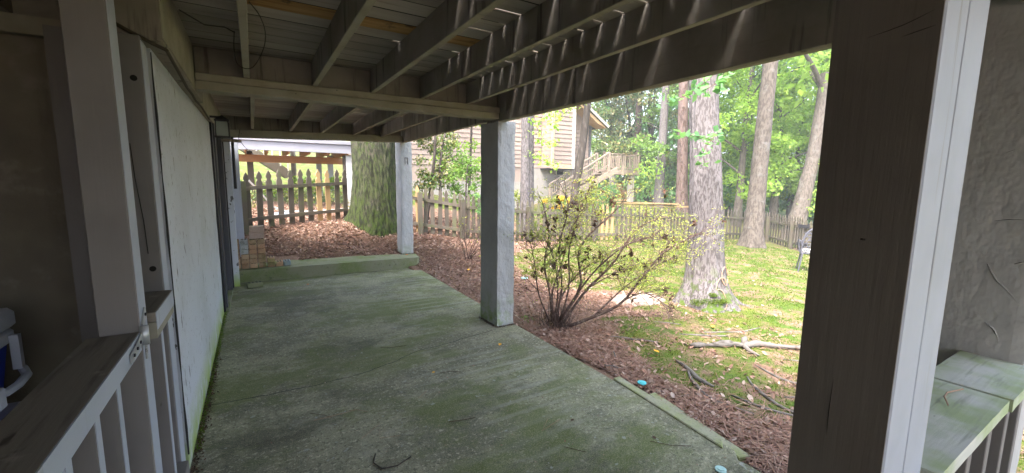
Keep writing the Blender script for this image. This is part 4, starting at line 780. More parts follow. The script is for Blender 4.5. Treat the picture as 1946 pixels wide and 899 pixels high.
# leafy hanging sprays beside the big oak
t = thing('hanging_branch', 'drooping branch of large fresh green leaves hanging in front of the grey oak', 'branch', (3.4, 2.6, 2.4))
tw = [[(3.75, 2.2, 2.85), (3.6, 2.4, 2.6), (3.45, 2.55, 2.42), (3.35, 2.72, 2.36)], [(3.7, 2.3, 2.75), (3.55, 2.35, 2.5), (3.42, 2.42, 2.41)], [(5.50, 3.52, 2.35), (5.0, 3.3, 2.2), (4.72, 3.25, 2.0), (4.70, 3.2, 1.82)], [(5.42, 3.6, 2.1), (5.1, 3.4, 2.16), (4.8, 3.45, 2.2), (4.6, 3.6, 2.22)]]
for q_ in tw: part(MB().tube(path_interp(q_, 8), list(np.linspace(.006, .002, 8)), 5), 'twig', M['twig'], t)
C = []
for q_ in tw:
    P_ = path_interp(q_, 9)[2:]
    for p in P_: C += [p + rng.normal(size=3) * (.055, .055, .03) for _ in range(5)]
crown('leaves', C, .08, M['leaf_cool'], t, up=1.2, asp=.95)
# sprays in front of the pink house
t = thing('hanging_branch', 'thin spray of yellow green leaves hanging in front of the pink house', 'branch', (4.7, 6.4, 2.7))
tw = [[(5.6, 6.0, 3.3), (5.1, 6.2, 3.02), (4.75, 6.4, 2.85), (4.55, 6.55, 2.7)], [(5.6, 6.0, 3.3), (4.95, 6.2, 2.9), (4.72, 6.35, 2.6)], [(4.45, 6.6, 2.9), (4.5, 6.5, 2.55), (4.62, 6.45, 2.35), (4.8, 6.3, 2.27)], [(4.45, 6.6, 2.2), (4.6, 6.5, 2.0), (4.8, 6.35, 1.9)]]
for q_ in tw: part(MB().tube(path_interp(q_, 8), list(np.linspace(.005, .002, 8)), 5), 'twig', M['twig'], t)
C = []
for q_ in tw:
    for p in path_interp(q_, 12)[2:]: C += [p + rng.normal(size=3) * (.09, .07, .045) for _ in range(9)]
crown('leaves', C, .07, M['leaf_bright'], t, up=1.2, asp=.7)

def simple_tree(label, pts4, m, lm, rough_=.06, flare=.25, seg=28, rings=60, roots=4, seed=1, freq=7, crown_n=14, cs=.34, spread=1.8):
    x, yy, z, _r = pts4[0]; t = thing('tree', label, 'tree', (x, yy, z))
    trunk('trunk', pts4, m, t, seg, rings, rough_, freq, flare, roots, seed)
    tx, ty, tz, tr = pts4[-1]
    if crown_n:
        crown('crown', clumps([(tx + rng.normal() * spread, ty + rng.normal() * spread, tz + rng.uniform(-1, 2.5)) for _ in range(crown_n)], rng.uniform(.7, 1.5, crown_n), 70), cs, lm, t)
        for k in range(3): a = k * 2.1 + seed; limb([(tx, ty, tz - .8), (tx + math.cos(a) * spread * .5, ty + math.sin(a) * spread * .5, tz + .1), (tx + math.cos(a) * spread, ty + math.sin(a) * spread, tz + .8)], tr * .6, tr * .2, m, t)
    return t
simple_tree('tall slightly leaning grey brown tree just inside the fence right of the big oak', [(13.05, 7.12, -.4, .32), (13.1, 7.13, .2, .27), (13.3, 7.22, 1.2, .24), (13.47, 7.3, 2.42, .222), (13.75, 7.42, 4.2, .212), (13.95, 7.5, 5.6, .205), (14.5, 7.8, 9.5, .22)], M['brown_bark'], M['leaf_bright'], seg=48, rings=120, flare=.55, roots=5)
simple_tree('thick tree leaning right at the far right edge behind the picket fence', [(17.6, 8.14, -.7, .42), (17.75, 8.14, -.2, .34), (18.08, 8.11, .62, .29), (18.4, 8.1, 1.8, .25), (18.7, 8.1, 2.8, .22), (19.6, 8.3, 6, .22)], M['brown_bark'], M['leaf_bright'], seg=40, rings=90, roots=3, seed=3)
simple_tree('pale straight pine trunk behind the fence left of the big oak', [(19.4, 16.0, -.2, .33), (19.45, 16, 1.2, .26), (19.5, 16, 3.2, .22), (19.52, 16, 5.6, .2), (19.6, 16, 11, .17)], M['grey_bark'], M['leaf_mid'], seed=4, flare=.2)
simple_tree('reddish plated pine trunk tight behind the left side of the big oak', [(20.1, 14.9, -.2, .36), (20.1, 15, 1.2, .30), (20.0, 15, 3.0, .27), (19.8, 15, 5.4, .25), (19.6, 15.1, 11, .2)], M['pine_bark'], M['leaf_mid'], seed=5)
simple_tree('reddish pine trunk beside the raised deck post', [(22.1, 19.9, .2, .32), (22.05, 20, 1.5, .25), (22.0, 20, 3.3, .22), (21.9, 20, 6, .2), (21.9, 20, 11, .17)], M['pine_bark'], M['leaf_dark'], seed=6)
simple_tree('thin dark crooked trunk between the two pines', [(22.9, 19.9, .2, .24), (23.15, 20, 1.5, .17), (22.95, 20, 3.3, .2), (23.25, 20, 4.6, .15), (22.9, 20, 6.2, .14), (23.3, 20, 10, .1)], M['dark_bark'], M['leaf_dark'], seed=7)
simple_tree('slim dark tree leaning right in front of the house stairs', [(8.2, 9.98, -.05, .14), (8.27, 10, .3, .125), (8.40, 10.08, 1.23, .118), (8.62, 10.1, 2.35, .12), (8.88, 10.17, 3.88, .10), (9.6, 10.4, 8, .08)], M['dark_bark'], M['leaf_bright'], seed=8, seg=24, flare=.15, crown_n=8)
simple_tree('slim grey tree close behind the nearer stucco column', [(6.50, 10.0, .0, .15), (6.53, 10, 1.3, .13), (6.52, 10, 3.3, .12), (6.5, 10.1, 8, .09)], M['grey_bark'], M['leaf_bright'], seed=9, seg=24, crown_n=8)
simple_tree('paler thin trunk just right of the slim grey tree', [(7.15, 10.6, .0, .10), (7.14, 10.6, 1.6, .085), (7.1, 10.6, 3.3, .08), (7.1, 10.7, 8, .06)], M['grey_bark'], M['leaf_bright'], seed=10, seg=20, crown_n=6)
simple_tree('thin young tree seen in the foliage left of the leaning trunk', [(22.5, 13.2, -.5, .13), (22.7, 13.2, 2, .10), (23.0, 13.2, 4.5, .09), (23, 13.2, 8, .06)], M['grey_bark'], M['leaf_bright'], seed=11, seg=16, crown_n=8)

# shrubs behind the middle fence
def shrub(label, cx, cy, stems, cl, per, size, lm, bark='dark_bark', cat='shrub', name='shrub', up=.5, asp=.6):
    t = thing(name, label, cat, (cx, cy, G(cx, cy)))
    for s_ in stems: part(MB().tube(path_interp([p[:3] for p in s_], 10), list(np.linspace(s_[0][3], s_[-1][3], 10)), 7, bumpy=.2), 'stem', M[bark], t, smooth=True)
    crown('foliage', clumps([c[:3] for c in cl], [c[3] for c in cl], per), size, M[lm], t, up, asp); return t
shrub('dark glossy evergreen shrub with two crooked stems behind the middle fence', 3.7, 9.9, [[(3.5, 9.8, .3, .05), (3.65, 9.85, 1.2, .045), (3.75, 9.8, 2.0, .04), (3.8, 9.8, 2.7, .03)], [(3.9, 9.9, .3, .05), (3.95, 9.9, 1.2, .045), (3.95, 9.9, 2.0, .04), (4.1, 9.9, 2.8, .02)]],
      [(3.45 + .9 * rng.uniform() , 9.8 + .4 * rng.uniform(), 1.35 + 1.5 * rng.uniform(), rng.uniform(.14, .3)) for _ in range(34)], 80, .075, 'leaf_dark')
shrub('brighter green leafy shrub filling the gap left of the nearer column', 4.55, 9.7, [[(4.5, 9.7, .2, .03), (4.55, 9.7, 1.2, .02), (4.6, 9.7, 2.0, .012)]],
      [(4.15 + .85 * rng.uniform(), 9.6 + .4 * rng.uniform(), .85 + 1.75 * rng.uniform(), rng.uniform(.12, .28)) for _ in range(34)], 75, .07, 'leaf_mid')
shrub('loose pale green tree crown screening the left part of the pink house', 6.4, 13.5, [[(6.4, 13.5, .4, .06), (6.5, 13.5, 2.0, .05), (6.6, 13.5, 4.5, .03)]],
      [(5.2 + 2.6 * rng.uniform(), 13.3 + .6 * rng.uniform(), 1.6 + 3.0 * rng.uniform(), rng.uniform(.2, .4)) for _ in range(26)], 60, .11, 'leaf_bright', cat='tree', name='young_tree')
shrub('tangle of pale twiggy growth on the fence by the nearer column', 4.6, 8.6, [[(4.35, 8.6, .1, .008), (4.4, 8.6, .6, .006), (4.5, 8.62, 1.1, .004)], [(4.5, 8.6, .1, .008), (4.6, 8.6, .6, .006), (4.55, 8.65, 1.2, .004)]],
      [(4.35 + .4 * rng.uniform(), 8.65, .8 + .5 * rng.uniform(), .12) for _ in range(9)], 40, .045, 'leaf_cool')
shrub('rounded cool green bush beyond the fence in front of the raised deck', 10.8, 11.2, [[(10.8, 11.2, 0, .04), (10.8, 11.2, .8, .02)]], [(10.3 + 1.1 * rng.uniform(), 11.1 + .5 * rng.uniform(), .55 + .95 * rng.uniform(), rng.uniform(.15, .3)) for _ in range(30)], 90, .06, 'leaf_cool')
shrub('low yellow orange leaved plants behind the fence near the leaning tree', 8.6, 10.8, [[(8.6, 10.8, .1, .02), (8.6, 10.8, .9, .01)]], [(8.0 + 1.5 * rng.uniform(), 10.8 + .4 * rng.uniform(), .75 + .35 * rng.uniform(), .13) for _ in range(9)], 40, .09, 'flower_yellow')
shrub('low green ground plants beyond the fence below the pale foundation', 9, 13.5, [[(9, 13.5, .3, .02), (9, 13.5, .9, .01)]], [(7.5 + 3.5 * rng.uniform(), 13.2 + .8 * rng.uniform(), .85 + .35 * rng.uniform(), .25) for _ in range(14)], 60, .09, 'leaf_azalea')
shrub('dark ivy patch on the slope behind the left fence', .3, 11.2, [[(.3, 11.2, .7, .02), (.3, 11.2, 1.2, .01)]], [(-.4 + 2.6 * rng.uniform(), 11.0 + 1.6 * rng.uniform(), .95 + .45 * rng.uniform(), .17) for _ in range(24)], 60, .06, 'leaf_dark')
shrub('bright green low plants on the bank under the small deck', 1.2, 13.2, [[(1, 13.2, 1, .02), (1, 13.2, 1.5, .01)]], [(-.2 + 2.6 * rng.uniform(), 13.0 + .8 * rng.uniform(), 1.25 + .35 * rng.uniform(), .18) for _ in range(18)], 60, .08, 'leaf_bright')

# bare twiggy sapling by the middle fence
def twiggy(t, base, n, height, spread, m, depth=2, r0=.008, dirs=None):
    mb = MB(); tips = []
    def grow(p, d, ln_, r0, lev):
        pts_ = [p]; q_ = Vector(p); dd = Vector(d)
        for k in range(4):
            dd = (dd + Vector((rng.normal(), rng.normal(), rng.normal() * .5)) * .16).normalized(); q_ = q_ + dd * ln_ / 4; pts_.append(q_.copy())
        mb.tube(pts_, list(np.linspace(r0, r0 * .55, 5)), 5, cap=False)
        if lev > 0:
            for k in range(rng.integers(2, 5)):
                i = rng.integers(2, 5); nd_ = (dd + Vector((rng.normal(), rng.normal(), rng.normal() * .6 + .1)) * .75).normalized(); grow(pts_[i], nd_, ln_ * rng.uniform(.4, .7), r0 * .55, lev - 1)
        else: tips.append(q_.copy())
    for k in range(n):
        a = rng.uniform(0, 6.28); s_ = rng.uniform(.1, spread)
        grow(Vector(base) + Vector((math.cos(a), math.sin(a), 0)) * .05, Vector((math.cos(a) * s_, math.sin(a) * s_, 1)).normalized(), height * rng.uniform(.5, .8), r0, depth)
    part(mb, 'stems', m, t, smooth=True, fix=False); return tips
t = thing('sapling', 'leafless twiggy sapling in the leaf litter left of the nearer column', 'sapling', (3.42, 7.2, .12))
tips = twiggy(t, (3.42, 7.2, .1), 9, .9, .6, M['stem'])
crown('leaves', [p for p in tips[:40]], .05, M['leaf_azalea'], t)

# ------------------------------------------------------------------ azalea in the foreground
az = thing('azalea_bush', 'sparse leggy azalea bush with pale new leaves and shrivelled brown ones beside the near column', 'bush', (2.9, 3.66, -.08))
sc = 4.62 / 798.34
def bp(px, py, dep=0):      # metres sideways / up in the bush's own plane, dep metres towards the back
    s_ = (px - 1055) * sc; hgt = (628 - py) * sc; return Vector((2.9 + .853 * s_ + .522 * dep, 3.66 - .522 * s_ + .853 * dep, -.07 + hgt))
stems = [([(1038, 612, 0), (1034, 560, .03), (1022, 500, .06), (1030, 440, .1), (1018, 385, .12)], .014), ([(1045, 608, -.02), (1055, 540, -.05), (1048, 460, -.06), (1062, 390, -.1), (1055, 362, -.1)], .013),
         ([(1052, 612, .02), (1094, 545, .05), (1088, 480, .08), (1110, 440, .1), (1155, 398, .12), (1178, 368, .14)], .018), ([(1060, 615, 0), (1100, 550, -.04), (1150, 490, -.1), (1188, 425, -.14), (1235, 400, -.18)], .018),
         ([(1070, 622, 0), (1115, 598, -.08), (1165, 568, -.14), (1200, 515, -.2), (1240, 462, -.22), (1298, 430, -.22)], .020), ([(1165, 566, -.14), (1205, 543, -.2), (1250, 566, -.26)], .008),
         ([(1042, 610, .06), (1040, 560, .14), (1060, 500, .22), (1080, 430, .3), (1120, 380, .36)], .013), ([(1034, 612, 0), (1012, 560, .05), (1003, 500, .05), (992, 450, .1)], .009),
         ([(1050, 612, -.05), (1075, 560, -.16), (1110, 500, -.26), (1160, 450, -.34), (1210, 430, -.4)], .014), ([(1048, 612, .05), (1060, 565, .14), (1100, 520, .26), (1170, 480, .4), (1260, 450, .5)], .013),
         ([(1040, 612, -.04), (1046, 560, -.12), (1040, 500, -.2), (1020, 440, -.28)], .011), ([(1055, 612, 0), (1070, 540, 0), (1068, 470, 0), (1085, 400, .03), (1098, 365, .03)], .012),
         ([(1120, 594, -.08), (1180, 540, .0), (1240, 500, .06), (1285, 480, .1)], .011), ([(1104, 548, .02), (1140, 530, .1), (1200, 505, .2), (1275, 500, .3)], .009)]
mb = MB(); tips = []
def sub(p, d, ln_, r0, lev):
    pts_ = [p]; q_ = Vector(p); dd = Vector(d).normalized()
    for k in range(4):
        dd = (dd + Vector((rng.normal(), rng.normal(), rng.normal() * .8)) * .2).normalized(); q_ = q_ + dd * ln_ / 4; pts_.append(q_.copy())
    mb.tube(pts_, list(np.linspace(r0, r0 * .5, 5)), 4, cap=False)
    if lev > 0:
        for k in range(rng.integers(2, 4)): sub(pts_[rng.integers(1, 5)], dd + Vector((rng.normal(), rng.normal(), rng.normal() * .7 + .1)) * .8, ln_ * rng.uniform(.5, .8), max(r0 * .6, .0012), lev - 1)
    else: tips.extend([(q_.copy(), dd.copy()), (Vector(pts_[2]), dd.copy())])
for pts_, r0 in stems:
    P_ = path_interp([tuple(bp(*p)) for p in pts_], 14); ms = MB(); ms.tube(P_, list(np.linspace(r0, r0 * .35, 14)), 8, bumpy=.25)
    part(ms, 'stem', M['stem'], az, smooth=True)
    for k in range(26):
        i = rng.integers(4, 14); d = Vector(P_[min(i + 1, 13)] - P_[max(i - 1, 0)]).normalized() + Vector((rng.normal(), rng.normal(), rng.normal() * .8 + .15)) * .75
        sub(Vector(P_[i]), d, rng.uniform(.14, .32), .0036, 1)
part(mb, 'twigs', M['stem'], az, fix=False, kind='stuff')
C = []
for p, d in tips:
    if p.z < .25: continue
    n_ = int(6 + 6 * rng.uniform()) if p.z > .45 else 1
    dens = .8 + .5 * (noise.noise(p * 2.5))
    if rng.uniform() < dens:
        for k in range(n_): C.append(np.array(p) + rng.normal(size=3) * (.032, .032, .013))
o = crown('leaves', C, .024, M['leaf_azalea'], az, up=1.0, asp=.45); o['kind'] = 'stuff'
C = []
for (px, py, dp) in ((1060, 395, 0), (1045, 375, .1), (1075, 385, .05), (1030, 460, .05), (1055, 470, -.1), (1062, 500, .05), (1100, 485, 0), (1105, 470, .02), (1150, 380, .1), (1155, 512, -.1), (1165, 500, -.1), (1240, 437, -.2), (1180, 468, -.15), (1205, 490, -.2), (1250, 484, .1), (1245, 540, -.2), (1254, 568, -.26), (1132, 478, .1), (1075, 440, 0), (1120, 420, .1), (1040, 500, .05), (1025, 420, .1)):
    b = np.array(bp(px, py, dp)); C += [b + rng.normal(size=3) * (.014, .014, .022) for _ in range(16)]
for p, d in tips[::24]:
    if p.z > .35: C += [np.array(p) + rng.normal(size=3) * (.012, .012, .02) for _ in range(4)]
crown('withered_leaves', C, .055, M['leaf_dead'], az, up=0, asp=.5)
# dense bristle of dead shoots at the foot
mb = MB()
for k in range(150):
    a = rng.uniform(0, 6.28); b = Vector((2.88 + rng.normal() * .07, 3.66 + rng.normal() * .06, -.09)); e = b + Vector((rng.normal() * .09, rng.normal() * .09, rng.uniform(.1, .34)))
    mb.tube([b, (b + e) / 2 + Vector((rng.normal(), rng.normal(), 0)) * .012, e], [.004, .003, .0015], 4, cap=False)
part(mb, 'dead_shoots', M['stem'], az, fix=False, kind='stuff')
crown('foliage', clumps([(2.70, 4.06, -.03), (2.74, 4.0, -.04), (2.66, 3.98, -.04)], [.07, .05, .05], 24), .045, M['leaf_mid'], thing('weed', 'small green weed at the foot of the nearer column', 'plant', (2.7, 4.03, -.06)))

# ------------------------------------------------------------------ background wood
def az_pos(px, D):
    a = math.atan((px - 973) / 798.34) + yaw; return D * math.sin(a), D * math.cos(a)
bgtrees = []
k = 0
kinds = [('leaf_bright', 'bright yellow green broadleaf tree'), ('leaf_mid', 'mid green broadleaf tree'), ('leaf_cool', 'cool green tree'), ('leaf_dark', 'dark glossy evergreen magnolia')]
spec = [(1185, 31, 3, 7.5, 'with tan leaf undersides beyond the raised deck'), (1160, 33, 3, 8.0, 'rising just right of the pink house roof'), (1228, 30, 3, 8.5, 'behind the thin crooked trunk'), (1290, 27, 1, 8.5, 'behind the two pines'),
        (1210, 36, 2, 6, 'low and far beyond the raised deck'), (1262, 34, 2, 9, 'in the gap beside the pale pine'), (1400, 22, 0, 8, 'right beside the big grey oak'), (1425, 24, 1, 9.5, 'behind the leaning trunk, left side'),
        (1470, 28, 2, 9, 'farthest behind the leaning trunk'), (1500, 27, 0, 8.5, 'right of the leaning trunk'), (1545, 28, 0, 8.5, 'nearest the right edge of the opening'), (1530, 33, 1, 8.5, 'behind the right leaning tree'),
        (1590, 27, 0, 8, 'mostly hidden by the near post'), (1380, 30, 1, 10, 'deep in the wood beside the oak'), (1340, 32, 2, 10, 'hidden behind the big oak'), (1640, 24, 1, 9, 'beyond the near post'), (1100, 34, 1, 9, 'behind the pink house'),
        (900, 34, 1, 9.5, 'behind the house on its left side'), (1468, 23, 0, 5.5, 'low and leafy just beyond the fence')]
for px, D, kd, hgt, where in spec:
    x, yy = az_pos(px, D); z0 = G(x, yy); t = thing('tree', f'{kinds[kd][1]} {where}', 'tree', (x, yy, z0), 'trees in the wood beyond the fence')
    top_ = min(hgt + 2, 12)
    trunk('trunk', [(x, yy, z0 - .2, .2), (x + .1, yy, z0 + 2, .15), (x + rng.normal() * .3, yy, z0 + hgt * .6, .1), (x + rng.normal() * .3, yy, z0 + hgt, .05)], M['dark_bark'] if kd == 3 else M['brown_bark'], t, 12, 16, .05, 6, .2, 3, k)
    w_ = D * .085 + .5; nc = 32 if 1170 < px < 1350 else 50
    cs = [(x + rng.normal() * w_ * .62, yy + rng.normal() * w_ * .62, z0 + (1.3 if D < 30 else .6) + (rng.uniform() ** .85) * hgt) for _ in range(nc)]
    crown('crown', clumps(cs, rng.uniform(.3, .85, nc) * (D / 22), 150), .0068 * D * (1.15 if kd != 3 else 1.0), M[kinds[kd][0]], t, up=.9, asp=.6)
    for j in range(4):
        a = rng.uniform(0, 6.28); limb([(x, yy, z0 + hgt * (.3 + .12 * j)), (x + math.cos(a) * w_ * .4, yy + math.sin(a) * w_ * .4, z0 + hgt * (.38 + .12 * j)), (x + math.cos(a) * w_ * .9, yy + math.sin(a) * w_ * .9, z0 + hgt * (.45 + .12 * j))], .06, .02, M['brown_bark'], t)
    k += 1
# low undergrowth beyond the fence, reads as one mass
C = []
for px in range(1125, 1680, 14):
    for D in (19, 23, 28, 34):
        if D < 28: continue
        x, yy = az_pos(px + rng.uniform(-8, 8), D + rng.uniform(-1.5, 1.5)); z0 = G(x, yy); C.append((x, yy, z0 + rng.uniform(.2, 1.0 + (D - 19) * .12), rng.uniform(.4, .8) * D / 22))
crown('undergrowth', clumps([c[:3] for c in C], [c[3] for c in C], 130), .2, M['leaf_cool'], kind='stuff')
C = []
for px in range(700, 1750, 30):
    for D in (44, 52):
        x, yy = az_pos(px, D + rng.uniform(-2, 2)); z0 = G(x, yy)
        for j in range(2): C.append((x + rng.normal(), yy + rng.normal(), z0 + 1 + j * 1.7 + rng.uniform(-.6, .6), rng.uniform(1.1, 1.9)))
crown('distant_wood', clumps([c[:3] for c in C], [c[3] for c in C], 110), .5, M['leaf_bright'], kind='stuff')

# ------------------------------------------------------------------ ground litter
def scatter(n, xr, yr, fn):
    P_ = np.column_stack([rng.uniform(*xr, n), rng.uniform(*yr, n)]); keep = rng.uniform(size=n) < fn(P_); P_ = P_[keep]
    x, yy = P_[:, 0], P_[:, 1]; ex = np.interp(yy, [1.2, 1.25, 2.2, 3.9, 5.5, 7.5], [2.36, 2.46, 2.56, 2.455, 2.485, 2.51]); out = ~((x < ex) & (yy < 7.5)) & ~((x < 2.62) & (yy < 8.0) & (yy >= 7.5)) & ~((x < 1.7) & (yy < 8.15)) & ~((x < .6) & (yy < 8.4)); P_ = P_[out & (((P_ - [2.3, 9.42]) ** 2).sum(1) > .3)]
    return np.column_stack([P_, ground_np(P_)])
def flat_leaves(C, size, curl=.35, asp=.5, tilt=.45):
    n = len(C); sz = size * rng.uniform(.5, 1.35, n)[:, None]; a = rng.uniform(0, 2 * math.pi, n)
    d = np.column_stack([np.cos(a), np.sin(a), rng.normal(size=n) * tilt]); d /= np.linalg.norm(d, axis=1)[:, None]
    s_ = np.column_stack([-np.sin(a), np.cos(a), rng.normal(size=n) * tilt]); s_ /= np.linalg.norm(s_, axis=1)[:, None]
    up = np.array([0, 0, 1.0]); C = C + up * (np.abs(rng.normal(size=n))[:, None] * .008 + sz * .12); cu = sz * curl * rng.uniform(.2, 1, n)[:, None]
    vs = [C - d * sz * .5 + up * cu * .4, C - d * sz * .12 + s_ * sz * asp * .5 + up * cu * .5, C + d * sz * .22 + s_ * sz * asp * .42 + up * cu * .5, C + d * sz * .5 + up * cu * .5, C + d * sz * .22 - s_ * sz * asp * .42 + up * cu * .45, C - d * sz * .12 - s_ * sz * asp * .5 + up * cu * .5, C]
    V = np.stack(vs, 1).reshape(-1, 3); b = np.arange(n)[:, None] * 7
    F = np.concatenate([b + [0, 1, 6], b + [1, 2, 6], b + [2, 3, 6], b + [3, 4, 6], b + [4, 5, 6], b + [5, 0, 6]], 1).reshape(-1, 3); return V, F
lit = lambda P_: np.clip(1.25 - cover_np(P_) * 2.15, .025, 1)
C = np.concatenate([scatter(40000, (2.35, 5.2), (-.6, 8.2), lit), scatter(30000, (-.4, 5), (7.6, 11.5), lit), scatter(12000, (5, 15), (0, 10), lit), scatter(6000, (-3, 8), (10.5, 16), lambda P_: np.where(P_[:, 1] < 12.8, .9, .1))])
V, F = flat_leaves(C, .05); np_mesh('leaf_litter', V, F, M['litter'], kind='stuff')
# pine needles: thin slivers
C = np.concatenate([scatter(60000, (2.35, 5.0), (-.6, 8.0), lit), scatter(24000, (-.4, 5), (7.6, 10.5), lit)])
n = len(C); a = rng.uniform(0, 6.28, n); ln_ = rng.uniform(.05, .13, n)[:, None]; d = np.column_stack([np.cos(a), np.sin(a), rng.normal(size=n) * .15]); s_ = np.column_stack([-np.sin(a), np.cos(a), np.zeros(n)]) * .0022
C = C + [0, 0, .012] + rng.uniform(0, .02, (n, 1)) * [0, 0, 1]
V = np.stack([C - d * ln_ / 2 - s_, C - d * ln_ / 2 + s_, C + d * ln_ / 2 + s_, C + d * ln_ / 2 - s_], 1).reshape(-1, 3); F = np.arange(n * 4).reshape(-1, 4)
np_mesh('pine_needles', V, F, M['needles'], kind='stuff')
# moss tufts
mossd = lambda P_: np.clip((cover_np(P_) - .36) * 5, 0, 1) * (.35 + .65 * (np.sin(P_[:, 0] * 3.3 + np.sin(P_[:, 1] * 2.1)) * np.sin(P_[:, 1] * 3.7) > -.1))
C = np.concatenate([scatter(90000, (2.9, 7), (0, 8.7), mossd), scatter(40000, (7, 14), (1, 9), mossd)])
n = len(C); a = rng.uniform(0, 6.28, n); hh = (rng.uniform(.006, .02, n) * np.clip(C[:, 0] / 5, 1, 2))[:, None]; s_ = np.column_stack([np.cos(a), np.sin(a), np.zeros(n)]) * hh * .35; tip = C + np.column_stack([rng.normal(size=n) * .4, rng.normal(size=n) * .4, np.ones(n)]) * hh
V = np.stack([C - s_ - [0, 0, .003], C + s_ - [0, 0, .003], tip], 1).reshape(-1, 3); np_mesh('moss', V, np.arange(n * 3).reshape(-1, 3), M['grass'], kind='stuff')

# surface roots and fallen branches
def gpath(pts, lift, n=14): P_ = path_interp([(x, yy, 0) for x, yy in pts], n); return [(p[0], p[1], G(p[0], p[1]) + lift) for p in P_]
br = thing('fallen_branch', 'thick gnarled grey branch with a knot lying on the moss by the near post', 'branch', (4.2, 2.3, -.07))
part(MB().tube(gpath([(3.72, 2.56), (3.95, 2.44), (4.15, 2.38), (4.28, 2.28)], .03), [.012, .022, .026, .022, .028, .027, .033, .028, .034, .03, .038, .033, .045, .04], 14, bumpy=.9), 'branch', M['deadwood'], br, smooth=True)
part(MB().tube(gpath([(4.27, 2.29), (4.42, 2.25), (4.6, 2.12), (4.85, 1.95), (5.2, 1.85)], .03), [.034, .026, .024, .028, .022, .024, .02, .026, .02, .022, .018, .016, .02, .014], 12, bumpy=.9), 'branch_end', M['deadwood'], br, smooth=True)
part(MB().tube(gpath([(4.25, 2.31), (4.18, 2.2), (4.16, 2.1)], .02, 6), list(np.linspace(.03, .008, 6)), 8, bumpy=.3), 'side_stub', M['deadwood'], br, smooth=True)
part(MB().tube([(4.24, 2.31, -.06), (4.27, 2.33, -.0), (4.31, 2.33, .015)], [.04, .042, .022], 12, bumpy=1.2), 'knot', M['deadwood'], br, smooth=True)
for lab, pts_, r0 in (('short pale root curving through the moss below the fallen branch', [(3.32, 2.42), (3.22, 2.2), (3.13, 2.05), (3.1, 1.9)], .022), ('long thin root running from the branch towards the patio edge', [(3.25, 2.25), (3.05, 2.05), (2.9, 1.8), (2.98, 1.5)], .015),
                     ('pale surface root beside the fluff near the post', [(3.6, 1.9), (3.4, 1.7), (3.3, 1.4), (3.4, 1.1)], .014), ('slender root crossing the leaves toward the post foot', [(3.1, 1.75), (3.15, 1.5), (3.3, 1.3)], .011),
                     ('long surface root running right across the mossy yard', [(3.9, 2.0), (3.85, 1.7), (4.0, 1.4)], .011), ('pale root stub right of the small plant litter', [(3.3, 3.05), (3.42, 2.95), (3.52, 2.8)], .014), ('thin root between the azalea and the oak', [(4.0, 2.9), (4.3, 2.72), (4.5, 2.6)], .012)):
    MB().tube(gpath(pts_, .006, 12), [r0 * (.4 + .6 * math.sin(math.pi * (i + 1) / 13)) for i in range(12)], 7, bumpy=.3).build('tree_root', M['deadwood'], smooth=True, label=lab, cat='root')
for k_, (lab, pts_, r0) in enumerate((('thin bleached root running along the lower moss edge', [(3.5, 1.55), (3.9, 1.35), (4.3, 1.3)], .010), ('thin root half buried in the moss right of the long root', [(4.3, 1.95), (4.7, 1.6), (5.0, 1.5)], .011), ('dark thin root on the moss above the fallen branch', [(4.3, 2.85), (4.7, 2.65), (5.1, 2.6)], .011))):
    MB().tube(gpath(pts_, .004, 12), [r0 * (.3 + .7 * math.sin(math.pi * (i + 1) / 13)) for i in range(12)], 7, bumpy=.4).build('tree_root', M['deadwood'], smooth=True, label=lab, cat='root')
for lab, a, b in (('short grey stick lying near the patio edge by the turquoise disc', (2.68, 2.5), (2.58, 2.62)), ('pale stick in the litter under the azalea', (3.35, 3.0), (3.15, 3.12)), ('straight stick poking from the litter by the patio edge', (2.83, 2.72), (2.9, 2.82)), ('thin stick on the moss left of the oak roots', (4.3, 3.1), (4.05, 3.3))):
    MB().tube([(a[0], a[1], G(*a) + .02), ((a[0] + b[0]) / 2, (a[1] + b[1]) / 2, G(*a) + .035), (b[0], b[1], G(*b) + .03)], [.006, .006, .004], 6).build('stick', M['deadwood'], label=lab, cat='stick')

# things lying about
def disc(x, yy, r0, m, lab, tilt=0):
    z = G(x, yy) + .03 if x > 2.45 else .004
    mb = MB(); 
    for rr, z0, z1 in ((r0, 0, .008), (r0 * .6, .008, .012)):
        mb.tube([(x, yy, z + z0), (x, yy, z + z1)], rr, 20)
    return mb.build('plastic_disc', m, label=lab, cat='disc')
disc(2.60, 2.20, .035, M['disc'], 'turquoise plastic disc lying against the patio edge'); disc(3.75, 5.72, .06, M['disc_pale'], 'pale aqua disc on the moss right of the nearer column'); disc(2.15, 1.235, .03, M['disc_pale'], 'pale aqua disc on the slab at the bottom edge of the picture')
def one_leaf(x, yy, z, s_, m, lab, rot=0):
    mb = MB(); pr = [(-.5, 0, .02), (-.2, .28, .12), (.15, .32, .16), (.5, 0, .1), (.15, -.3, .05), (-.2, -.26, .1), (0, 0, 0)]
    c, sn = math.cos(rot), math.sin(rot); mb.add([(x + s_ * (a * c - b * sn), yy + s_ * (a * sn + b * c), z + s_ * d + .002) for a, b, d in pr], [(i, (i + 1) % 6, 6) for i in range(6)])
    mb.build('fallen_leaf', m, label=lab, cat='leaf')
one_leaf(1.987, 3.45, 0, .05, M['yellow_leaf'], 'orange yellow leaf on the slab in front of the nearer column', .8)
one_leaf(.62, 6.99, 0, .045, M['orange_leaf'], 'small red brown leaf on the far part of the slab below the step', .3)
one_leaf(2.075, 1.636, 0, .035, M['leaf_dead'], 'curled dark leaf on the slab near the edging timbers', 1.2)
one_leaf(2.42, 7.80, .19, .06, M['orange_leaf'], 'orange brown leaf at the foot of the column on the step', .3)
one_leaf(3.15, 6.6, G(3.15, 6.6) + .03, .08, M['yellow_leaf'], 'orange leaf in the litter between the columns', 1)
